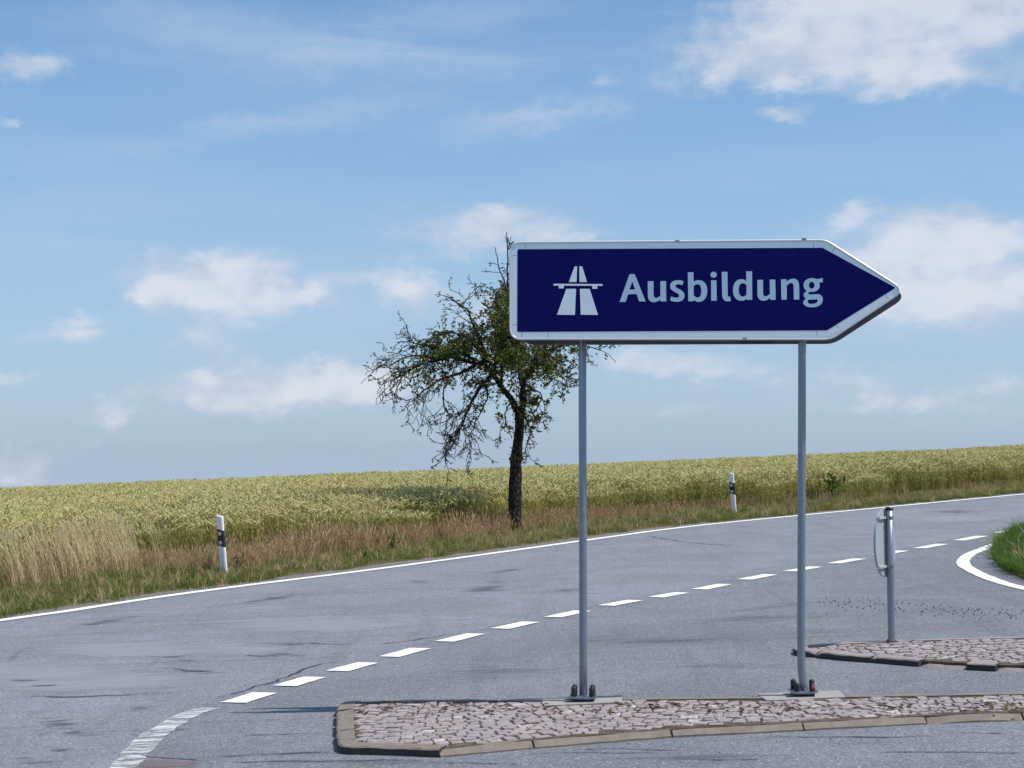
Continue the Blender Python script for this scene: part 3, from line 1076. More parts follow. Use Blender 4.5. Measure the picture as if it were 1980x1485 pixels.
def island_main():
    G = lambda px, py: gp(px, py, KH)
    endp = [G(700, 1353), G(672, 1354.5), G(657, 1359), G(651, 1370), G(650, 1395), G(651, 1425), G(654, 1436), G(661, 1441), G(676, 1442.5), G(720, 1443), G(780, 1445), G(850, 1448)]
    front = [G(850, 1448), G(1033, 1431), G(1300, 1410), G(1555, 1397), G(1793, 1384), G(1980, 1377), G(2200, 1369), G(2420, 1363)]
    back = [G(2420, 1329), G(1980, 1337), G(1500, 1345), G(1000, 1350), G(800, 1351.5), G(700, 1353)]
    breaks = []
    le = plen(endp)
    cuts = [0, le * .20, le * .36, le * .52, le * .66, le]
    for a, b in zip(cuts[:-1], cuts[1:]):
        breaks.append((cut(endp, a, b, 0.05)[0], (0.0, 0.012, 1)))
    acc = 0
    for i in range(len(front) - 1):
        seg = (front[i + 1] - front[i]).length
        breaks.append((cut(front, acc, acc + seg, 0.13)[0], (0.012, 0.045)))
        acc += seg
    lb = plen(back)
    k = int(lb / .95)
    for i in range(k):
        breaks.append((cut(back, lb * i / k, lb * (i + 1) / k, .2)[0], (0.0, .015)))
    # dense outline, counter-clockwise: end -> front -> back
    out = []
    for seq, st in ((endp, .08), (front, .3), (back, .3)):
        out += cut(seq, 0, plen(seq), st, 0)[0][:-1]
    isl, inn = build_island('traffic_island', 'cobbled island with pale kerb under the arrow sign', out, breaks, 5, 0)
    pl, pr = gp(1128, 1355, KH), gp(1553, 1345, KH)
    av = []
    for p in (pl, pr):
        av.append((p.x - .31, p.x + .29, p.y - .17, p.y + .16))
        w, d = .30, .16
        rs = random.Random(int(p.x * 100))
        poly = []
        for (a, b) in ((-1, -1), (-.3, -1.05), (.4, -.95), (1, -1), (1.02, 0), (1, 1), (0, 1), (-1, 1), (-1.03, .1)):
            poly.append((a * w + rs.uniform(-.015, .015), b * d + rs.uniform(-.01, .01)))
        v, f = prism(poly, -.06, 0)
        v = [Vector((q.x, q.y, q.z + PA * q.x + PB * q.y)) for q in v]
        o = link('concrete_footing', mesh('concrete_footing', v, f), M['footing'], isl)
        o.location = on_plane(p.x - .01, p.y, KH + .004)
    fill_cobbles(isl, out, inn, 21, 0.092, 290, av)
    return pl, pr


PL, PR = island_main()


def island_right():
    G = lambda px, py: gp(px, py, KH)
    front = [G(1545, 1247), G(1534, 1250), G(1536, 1255), G(1560, 1258), G(1640, 1266), G(1700, 1270), G(1785, 1277), G(1860, 1282), G(1930, 1285), G(2010, 1287), G(2110, 1286), G(2180, 1276)]
    back = [G(2180, 1276), G(2160, 1240), G(2100, 1229), G(1980, 1230), G(1850, 1233), G(1724, 1237), G(1620, 1242), G(1545, 1247)]
    breaks = []
    lf = plen(front)
    joints = [0, .55, 1.15, 1.62, 2.05, 2.30, 2.62, 3.3, lf]
    joints = [j for j in joints if j < lf - .1] + [lf]
    for i, (a, b) in enumerate(zip(joints[:-1], joints[1:])):
        low = 0.0
        if i in (3, 5):
            low = 0.030
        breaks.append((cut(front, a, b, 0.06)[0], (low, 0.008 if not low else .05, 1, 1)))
    lb = plen(back)
    k = max(2, int(lb / .9))
    for i in range(k):
        breaks.append((cut(back, lb * i / k, lb * (i + 1) / k, .1)[0], (0.0, .012, 0, 1)))
    out = cut(front, 0, lf, .08, 0)[0][:-1] + cut(back, 0, lb, .15, 0)[0][:-1]
    isl, inn = build_island('traffic_island', 'small cobbled island with dark broken kerb around the round sign', out, breaks, 8, 0)
    fill_cobbles(isl, out, inn, 22, 0.092, 290)


island_right()


# ================================================================ the big arrow sign
def sign():
    u = Vector((PR.x - PL.x, PR.y - PL.y, 0)).normalized()
    nrm = Vector((u.y, -u.x, 0))                    # towards the viewer
    root = empty('direction_sign', PL)
    tag(root, 'large blue arrow-shaped direction sign with white lettering on two steel posts', 'road sign')
    base = PL.copy()
    FRONT = 0.105

    def pl(px, py, off=FRONT):
        """point of the sign's plane, off metres in front of the posts' axis, in the sign's own frame"""
        r = Vector(ray(px, py))
        o = Vector((0, 0, EYE))
        q = base + nrm * off
        t = (q - o).dot(nrm) / r.dot(nrm)
        return o + r * t - base

    def rounded(pts, rad, k=6):
        out = []
        n = len(pts)
        for i in range(n):
            p, a, b = Vector(pts[i]), Vector(pts[i - 1]), Vector(pts[(i + 1) % n])
            r = rad[i] if isinstance(rad, (list, tuple)) else rad
            da, db = (a - p).normalized(), (b - p).normalized()
            for j in range(k + 1):
                t = j / k
                q = (p + da * r) * (1 - t) ** 2 + p * 2 * t * (1 - t) + (p + db * r) * t * t
                out.append(q)
        return out

    def slab(px_pts, off0, off1):
        a = [pl(q[0], q[1], FRONT) for q in px_pts]
        f0 = [q + nrm * (off0 - FRONT) for q in a]
        f1 = [q + nrm * (off1 - FRONT) for q in a]
        n = len(a)
        f = [tuple(range(n)), tuple(range(n, 2 * n))[::-1]] + [(i, (i + 1) % n, n + (i + 1) % n, n + i) for i in range(n)]
        return f1 + f0, f

    def sheet(px_outer, holes, off):
        loops = [px_outer] + list(holes)
        flat = [q for lp in loops for q in lp]
        tri = tessellate_polygon([[Vector((q[0], -q[1], 0)) for q in lp] for lp in loops])
        a = [pl(q[0], q[1], FRONT) + nrm * (off - FRONT) for q in flat]
        return a, [tuple(t) for t in tri]

    def mk(name, vf, m, parent=root, smooth=False, fix=True):
        bm = bmesh.new()
        vs = [bm.verts.new(q) for q in vf[0]]
        for fc in vf[1]:
            try:
                bm.faces.new([vs[i] for i in fc])
            except ValueError:
                pass
        if len(vf[1]) and fix:
            bmesh.ops.recalc_face_normals(bm, faces=bm.faces)
        me = bpy.data.meshes.new(name)
        bm.to_mesh(me)
        bm.free()
        if smooth:
            me.polygons.foreach_set('use_smooth', [True] * len(me.polygons))
        return link(name, me, m, parent)

    outer_c = [(985, 467), (1597, 462.5), (1751, 561), (1607, 657.5), (985, 657)]
    outer = rounded(outer_c, [22, 14, 26, 16, 22], 7)
    panel = mk('sign_panel', slab(outer, FRONT - 0.028, FRONT), M['alu'])
    rim_px = rounded([(990, 472), (1595, 468), (1744, 561.5), (1605, 652), (990, 652.5)], [18, 12, 21, 13, 18], 7)
    border = mk('white_border', sheet(rim_px, [], FRONT + 0.0012), M['sign_white'], panel, fix=False)
    # raised aluminium edge profile
    ring = [pl(q[0], q[1]) - nrm * 0.004 for q in rounded([(987, 469), (1596.5, 464.5), (1748, 561), (1606.5, 655.5), (987, 655)], [20, 13, 24, 15, 20], 7)]
    v, f = [], []
    path = ring + [ring[0], ring[1]]
    tube(path, [0.0095] * len(path), 8, False, v, f)
    mk('edge_profile', (v, f), M['alu'], panel, True)
    blue = rounded([(1000.5, 482), (1590, 479), (1732, 556.5), (1599, 639), (1000, 642)], [3, 3, 4, 3, 3], 3)
    mk('blue_field', sheet(blue, [], FRONT + 0.0022), M['sign_blue'], panel, fix=False)
    # joints of the border film
    for (a, b) in [((1016, 472), (1016, 481)), ((991, 494), (1000, 494)), ((1573, 469), (1573, 479)), ((1614, 479), (1609, 487)), ((1719, 537), (1714, 544)), ((1712, 569), (1717, 578)), ((1615, 627), (1622, 634)), ((1579, 640), (1580, 651)),
                   ((1060, 643), (1060, 652)), ((1009, 643), (1009, 652)), ((991, 628), (1000, 628))]:
        dx, dy = b[0] - a[0], b[1] - a[1]
        L = math.hypot(dx, dy)
        nx, ny = -dy / L * .45, dx / L * .45
        mk('film_joint', sheet([(a[0] + nx, a[1] + ny), (b[0] + nx, b[1] + ny), (b[0] - nx, b[1] - ny), (a[0] - nx, a[1] - ny)], [], FRONT + 0.0018), M['seam'], panel, fix=False)
    # small clips on the edge
    for (x, y) in ((1310, 466), (1555, 462.5), (1440, 655)):
        mk('edge_clip', slab([(x - 4, y - 1.8), (x + 4, y - 1.8), (x + 4, y + 2.2), (x - 4, y + 2.2)], FRONT - .02, FRONT + .009), M['alu_back'], panel)

    # motorway symbol
    z8 = lambda pts: [(960 + a / 6.1857, 440 + b / 6.1857) for a, b in pts]
    sym = [[(935, 465), (965, 465), (958, 652), (866, 652)], [(990, 465), (1025, 465), (1083, 652), (993, 652)], [(683, 673), (1268, 676), (1268, 698), (1206, 697), (1206, 733), (1147, 733), (1147, 697), (805, 695), (805, 728), (745, 728), (745, 695), (683, 695)],
           [(835, 733), (952, 733), (938, 1045), (724, 1043)], [(998, 733), (1115, 733), (1214, 1045), (1008, 1043)]]
    v, f = [], []
    for pg in sym:
        a, t = sheet(z8(pg), [], FRONT + 0.0032)
        b = len(v)
        v += a
        f += [tuple(b + i for i in q) for q in t]
    mk('motorway_symbol', (v, f), M['sign_white'], panel, fix=False)

    # lettering: straight points and cubic arcs, traced outlines
    def contour(cmds, ox):
        pts = []
        for cmd in cmds:
            if len(cmd) == 2:
                pts.append(cmd)
            else:
                p0 = pts[-1]
                (a, b), (c, d), (e, g) = (cmd[0], cmd[1]), (cmd[2], cmd[3]), (cmd[4], cmd[5])
                for i in range(1, 9):
                    t = i / 8
                    q = [(1 - t) ** 3 * p0[k] + 3 * (1 - t) ** 2 * t * (a, b)[k] + 3 * (1 - t) * t * t * (c, d)[k] + t ** 3 * (e, g)[k] for k in (0, 1)]
                    pts.append(tuple(q))
        if math.hypot(pts[0][0] - pts[-1][0], pts[0][1] - pts[-1][1]) < 1:
            pts.pop()
        return [(ox + a / 9.4286, 515 + b / 9.4286) for a, b in pts]

    def ell(cx, cy, rx, ry):
        return [(cx + rx * math.cos(2 * math.pi * i / 28), cy + ry * math.sin(2 * math.pi * i / 28)) for i in range(28)]

    X1, X2 = 1190, 1390
    letters = [
        (X1, [([(75, 650), (258, 143), (352, 143), (550, 640), (432, 640), (386, 505), (232, 508), (186, 648)], [[(256, 423), (307, 275), (358, 423)]])]),
        (X1, [([(590, 273), (694, 271), (694, 505), (696, 600, 760, 590, 820, 535), (820, 270), (922, 270), (926, 640), (824, 640), (820, 603), (770, 645, 730, 655, 700, 655), (625, 655, 592, 600, 592, 530)], [])]),
        (X1, [([(1241, 270), (1222, 342), (1190, 330, 1160, 328, 1140, 329), (1105, 330, 1092, 345, 1094, 362), (1096, 385, 1130, 400, 1170, 420), (1230, 450, 1260, 480, 1259, 530), (1258, 610, 1200, 648, 1120, 648), (1070, 648, 1030, 635, 995, 618),
                (1018, 548), (1050, 565, 1080, 572, 1110, 572), (1140, 572, 1160, 560, 1160, 535), (1160, 505, 1130, 490, 1090, 470), (1030, 442, 997, 410, 997, 360), (997, 290, 1060, 253, 1140, 253), (1180, 253, 1212, 260, 1241, 270)], [])]),
        (X1, [([(1320, 110), (1421, 108), (1425, 288), (1450, 265, 1480, 253, 1515, 253), (1620, 253, 1674, 330, 1674, 440), (1674, 560, 1620, 648, 1520, 648), (1480, 648, 1450, 632, 1428, 610), (1426, 636), (1328, 638)],
               [[(1425, 362), (1445, 338, 1470, 328, 1497, 328), (1545, 328, 1566, 380, 1566, 445), (1566, 520, 1545, 570, 1497, 570), (1465, 570, 1440, 550, 1427, 520)]])]),
        (X1, [(ell(1790, 153, 57, 55), []), ([(1743, 255), (1841, 255), (1847, 627), (1747, 628)], [])]),
        (X2, [([(52, 100), (156, 100), (160, 500), (160, 540, 165, 555, 182, 555), (203, 550), (220, 625), (200, 634, 175, 638, 155, 637), (90, 637, 60, 590, 60, 510)], [])]),
        (X2, [([(498, 92), (604, 90), (608, 610), (508, 611), (505, 590), (480, 615, 450, 628, 410, 628), (310, 628, 257, 550, 257, 430), (257, 310, 320, 235, 410, 235), (450, 235, 478, 248, 500, 272)],
               [[(502, 347), (485, 322, 465, 308, 437, 308), (385, 308, 361, 360, 361, 430), (361, 505, 390, 551, 437, 551), (465, 551, 488, 535, 504, 512)]])]),
        (X2, [([(700, 248), (803, 246), (805, 480), (808, 572, 865, 562, 930, 503), (928, 243), (1029, 243), (1035, 610), (936, 612), (932, 575), (885, 615, 850, 627, 810, 627), (740, 627, 706, 580, 703, 510)], [])]),
        (X2, [([(1132, 238), (1233, 237), (1236, 278), (1280, 240, 1320, 225, 1358, 225), (1430, 225, 1460, 280, 1463, 360), (1466, 605), (1366, 606), (1362, 370), (1360, 325, 1345, 305, 1322, 305), (1290, 305, 1260, 325, 1237, 350), (1238, 608), (1140, 609)], [])]),
        (X2, [([(1892, 213), (1893, 293), (1825, 295), (1838, 312, 1841, 330, 1841, 345), (1838, 420, 1780, 466, 1700, 466), (1680, 466, 1662, 464, 1650, 468), (1632, 474, 1628, 490, 1632, 500), (1636, 512, 1655, 512, 1680, 512), (1790, 508),
                (1860, 508, 1895, 550, 1895, 605), (1895, 690, 1820, 748, 1690, 748), (1600, 748, 1537, 710, 1537, 662), (1537, 625, 1560, 605, 1595, 590), (1560, 575, 1545, 550, 1545, 520), (1545, 490, 1570, 465, 1607, 450),
                (1570, 430, 1543, 395, 1543, 345), (1543, 265, 1610, 215, 1695, 215), (1720, 215, 1745, 220, 1775, 232), (1820, 232, 1860, 222, 1892, 213)],
               [ell(1692, 345, 52, 63), [(1617, 640), (1617, 620, 1630, 608, 1650, 607), (1770, 603), (1795, 603, 1805, 615, 1804, 630), (1795, 665, 1745, 685, 1690, 685), (1645, 685, 1617, 665, 1617, 640)]])]),
    ]
    for ox, shapes in letters:
        v, f = [], []
        for outl, holes in shapes:
            a, t = sheet(contour(outl, ox), [contour(h, ox) for h in holes], FRONT + 0.0032)
            b = len(v)
            v += a
            f += [tuple(b + i for i in q) for q in t]
        mk('letter', (v, f), M['sign_letter'], panel, fix=False)

    # second panel behind, hung a hand lower, facing the other way
    bp = rounded([(1012, 478), (1598, 474), (1753.5, 574), (1612, 665), (1012, 667)], [22, 14, 26, 16, 22], 6)
    a = [pl(q[0], q[1], -0.075) for q in bp]
    n = len(a)
    vv = [q + nrm * 0.018 for q in a] + [q - nrm * 0.012 for q in a]
    ff = [tuple(range(n)), tuple(range(n, 2 * n))[::-1]] + [(i, (i + 1) % n, n + (i + 1) % n, n + i) for i in range(n)]
    back = mk('back_panel', (vv, ff), M['dark_back'])
    for py in (520, 610):
        q0, q1 = pl(1040, py, 0.05), pl(1600, py, 0.05)
        v, f = [], []
        for (q, d0, d1) in ((q0, 0, 0),):
            bx = []
            for s_ in (q0, q1):
                for dn in (-0.02, 0.02):
                    for dz in (-0.02, 0.02):
                        bx.append(s_ + nrm * (dn + .005) + Vector((0, 0, dz)))
            v = bx
            f = [(0, 1, 3, 2), (4, 6, 7, 5), (0, 4, 5, 1), (2, 3, 7, 6), (0, 2, 6, 4), (1, 5, 7, 3)]
        mk('mounting_rail', (v, f), M['alu_back'])

    # posts with base plates and capped bolts
    for which, P in (('l', PL), ('r', PR)):
        q = P - base
        topz = pl(1128, 480, 0).z
        plate_z = 0.045
        if which == 'l':
            top = pl(1125.5, 480, 0)
            path = [Vector((q.x, q.y, q.z + plate_z)), Vector((q.x, q.y, q.z + .3)), Vector(((q.x + top.x) / 2, (q.y + top.y) / 2, 1.6)), Vector((top.x, top.y, topz))]
        else:
            xs = [(1555.5, 1337), (1553.5, 1322), (1551, 1303), (1549.5, 1285), (1549.2, 1265), (1549.2, 1200), (1550, 1000), (1551, 660), (1551, 480)]
            path = []
            for (a_, b_) in xs:
                w = pl(a_, b_, 0)
                path.append(w)
            path[0].z = q.z + plate_z
        v, f = tube(path, [0.0300] * len(path), 20)
        post = mk('post', (v, f), M['steel'], root, True)
        # base plate: square sheet with turned-up corners, carried on nuts
        pv, pf = [], []
        g = 8
        for i in range(g + 1):
            for j in range(g + 1):
                a_ = (i / g * 2 - 1) * .102
                b_ = (j / g * 2 - 1) * .095
                lift = 0.010 * max(0, abs(i / g * 2 - 1) - .6) / .4
                tilt = 0.0 if which == 'l' else 0.03 * a_
                pv.append(Vector((q.x, q.y, q.z + plate_z - .008 + lift + tilt)) + u * a_ + nrm * b_)
        m_ = len(pv)
        pv += [p - Vector((0, 0, .012)) for p in pv]
        for i in range(g):
            for j in range(g):
                c = i * (g + 1) + j
                qd = (c, c + g + 1, c + g + 2, c + 1)
                pf.append(qd)
                pf.append(tuple(m_ + k for k in qd[::-1]))
        rimi = [j for j in range(g + 1)] + [i * (g + 1) + g for i in range(1, g + 1)] + [g * (g + 1) + j for j in range(g - 1, -1, -1)] + [i * (g + 1) for i in range(g - 1, 0, -1)]
        for k in range(len(rimi)):
            a_, b_ = rimi[k], rimi[(k + 1) % len(rimi)]
            pf.append((a_, b_, m_ + b_, m_ + a_))
        mk('base_plate', (pv, pf), M['steel'], post)
        for ci, (sx, sy) in enumerate(((-1, 1), (1, 1), (-1, -1), (1, -1))):
            hh = 0.070 if which == 'l' or ci in (2, 3) else 0.058
            off = 0.068 if which == 'l' else (0.068 - .012 * (sy > 0))
            ctr = Vector((q.x, q.y, q.z)) + u * (sx * off + (0.0 if which == 'l' else .008 * (sy > 0) * (1 if sx > 0 else 1.0))) + nrm * (sy * .060)
            red = which == 'r' and ci == 1
            prof = [(0.020, plate_z - .004), (0.021, plate_z + .02), (0.0205, plate_z + hh * .8), (0.016, plate_z + hh * .95), (0.006, plate_z + hh)]
            if red:
                prof = [(0.020, plate_z - .004), (0.020, plate_z + hh * .55), (0.010, plate_z + hh * .62), (0.010, plate_z + hh * .95), (0.004, plate_z + hh)]
            cv, cf = tube([ctr + Vector((0, 0, z)) for _, z in prof], [r for r, _ in prof], 12)
            cap = mk('bolt_cap', (cv, cf), M['cap_red'] if red else M['cap'], post, True)
            if red:
                cap['label'] = 'dark red bolt cap'
            nv, nf = tube([ctr + Vector((0, 0, .004)), ctr + Vector((0, 0, plate_z - .016))], [.018, .018], 6)
            mk('nut', (nv, nf), M['cap'], post)
    return root


sign()


# ================================================================ round sign seen from behind
def round_sign():
    b = gp(1724, 1240, KH)
    root = tag(empty('round_traffic_sign', b), 'small round traffic sign seen from behind on a short grey post', 'road sign')
    top = atY(1719.5, 981, b.y) - b
    path = [Vector((0, 0, -.05)), Vector((0, 0, .02)), top * .5, top]
    v, f = tube(path, [0.033] * 4, 20)
    post = link('post', mesh('post', v, f, True), M['steel'], root)
    v, f = tube([top + Vector((0, 0, -.028)), top + Vector((0, 0, -.004)), top + Vector((0, 0, .004))], [.0345, .0345, .030], 20)
    link('post_cap', mesh('post_cap', v, f), M['cap'], post)
    v, f = tube([Vector((0, 0, -.004)), Vector((0, 0, .012)), Vector((0, 0, .018))], [.050, .048, .036], 16)
    link('flange', mesh('flange', v, f), M['rust'], post)
    # disc: faces away to the left
    n = Vector((-0.87, 0.49, 0)).normalized()
    u = Vector((-n.y, n.x, 0)).normalized()
    lean = (top.normalized())
    ctr = top * 0.735 + n * 0.052 - u * 0.0
    ctr += Vector((-0.006, 0, 0))
    R = 0.315
    prof = [(R, -.020), (R + .001, -.006), (R, .0), (R - .012, .002)]
    k = 56
    v, f = [], []
    for (r, o) in prof:
        for i in range(k):
            a = 2 * math.pi * i / k
            v.append(ctr + u * (r * math.cos(a)) + lean * (r * math.sin(a)) + n * (o + .0))
    for j in range(len(prof) - 1):
        for i in range(k):
            f.append((j * k + i, j * k + (i + 1) % k, (j + 1) * k + (i + 1) % k, (j + 1) * k + i))
    f.append(tuple((len(prof) - 1) * k + i for i in range(k)))
    # back skin set in a shallow lip
    b0 = len(v)
    for i in range(k):
        a = 2 * math.pi * i / k
        v.append(ctr + u * ((R - .006) * math.cos(a)) + lean * ((R - .006) * math.sin(a)) + n * -.017)
    f.append(tuple(b0 + i for i in range(k))[::-1])
    f += [(i, b0 + i, b0 + (i + 1) % k, (i + 1) % k) for i in range(k)]
    bm = bmesh.new()
    vs = [bm.verts.new(q) for q in v]
    for fc in f:
        bm.faces.new([vs[i] for i in fc])
    disc = link('sign_disc', bm_mesh('sign_disc', bm), M['disc_back'], root)
    for frac in (0.925, 0.560):
        c = top * frac
        # strap round the post and channel across the back of the disc
        v, f = [], []
        ringp = []
        for i in range(21):
            a = 2 * math.pi * i / 20
            ringp.append((math.cos(a) * .0365, math.sin(a) * .0365))
        for (x, y) in ringp:
            v.append(c + Vector((x, y, -.013)))
            v.append(c + Vector((x, y, .013)))
        f = [(2 * i, 2 * i + 2, 2 * i + 3, 2 * i + 1) for i in range(20)]
        clamp = link('clamp', mesh('clamp', v, f), M['steel'], root)
        half = math.sqrt(max(0.0, R * R - ((frac - .735) * top.length) ** 2)) - .03
        half = min(half, .13)
        bx = []
        for s_ in (-half - .10, half):
            for dn in (-0.002, -.034):
                for dz in (-.011, .011):
                    bx.append(ctr + lean * ((frac - .735) * top.length) + u * -s_ + n * (dn - .004) + Vector((0, 0, dz)))
        f = [(0, 1, 3, 2), (4, 6, 7, 5), (0, 4, 5, 1), (2, 3, 7, 6), (0, 2, 6, 4), (1, 5, 7, 3)]
        bm = bmesh.new()
        vs = [bm.verts.new(q) for q in bx]
        for fc in f:
            bm.faces.new([vs[i] for i in fc])
        link('rail', bm_mesh('rail', bm), M['bright'], clamp)
        v, f = tube([c + Vector((.0, -.034, 0)), c + Vector((.0, -.050, 0))], [.008, .008], 6)
        link('bolt', mesh('bolt', v, f), M['rust'], clamp)


round_sign()


# ================================================================ delineator posts
def delineator(base, height, lean, yaw, label):
    root = tag(empty('delineator_post', base, (0, lean, yaw)), label, 'marker post', 'marker posts along the field edge')
    # rounded triangular section, flat face towards the road
    half, depth = 0.062, 0.085
    sec = []
    for (x, y) in ((-half, -.012), (-half + .012, -.030), (half - .022, -.030), (half - .006, -.022), (half, -.006), (half - .012, .022), (0.012, depth - .012), (-.012, depth - .012), (-half + .012, .022)):
        sec.append((x, y))
    n = len(sec)

    def cutz(z, x, s=0.34):
        return z - s * (x + half)

    def section(z, grow=0.0, s=0.0):
        out = []
        for x, y in sec:
            out.append(Vector((x * (1 + grow), y * (1 + grow) , cutz(z, x, s))))
        return out

    rings = [section(-.15), section(height * .5), section(height, 0, 0.30), [Vector((q.x * .90, q.y * .90, q.z + .006)) for q in section(height, 0, .30)]]
    v = [q for r in rings for q in r]
    f = []
    for j in range(len(rings) - 1):
        for i in range(n):
            f.append((j * n + i, j * n + (i + 1) % n, (j + 1) * n + (i + 1) % n, (j + 1) * n + i))
    f.append(tuple((len(rings) - 1) * n + i for i in range(n)))
    body = link('post_body', mesh('post_body', v, f), M['post_white'], root)
    zt, zb = height - 0.205, height - 0.465
    a, b = section(zb, 0.03, .34), section(zt, 0.03, .34)
    v = a + b
    f = [(i, (i + 1) % n, n + (i + 1) % n, n + i) for i in range(n)]
    band = link('black_band', mesh('black_band', v, f), M['post_black'], root)
    for z in (height - .285, height - .430):
        v, f = [], []
        k = 18
        for i in range(k):
            an = 2 * math.pi * i / k
            v.append(Vector((-.006 + .030 * math.cos(an), -.0345, z + .030 * math.sin(an))))
        for i in range(k):
            an = 2 * math.pi * i / k
            v.append(Vector((-.006 + .033 * math.cos(an), -.0300, z + .033 * math.sin(an))))
        f = [tuple(range(k))[::-1]] + [(i, (i + 1) % k, k + (i + 1) % k, k + i) for i in range(k)]
        link('reflector', mesh('reflector', v, f), M['reflector'], band)


b1 = gpf(434, 1113)
delineator(b1, (1114 - 998) / FPX * b1.y, math.radians(-6.0), math.radians(-27), 'nearer white marker post with black band, leaning left by the weeds')
b2 = gpf(1420, 996)
delineator(b2, (997 - 915) / FPX * b2.y, math.radians(-4.2), math.radians(-27), 'farther white marker post with black band, seen between the sign posts')

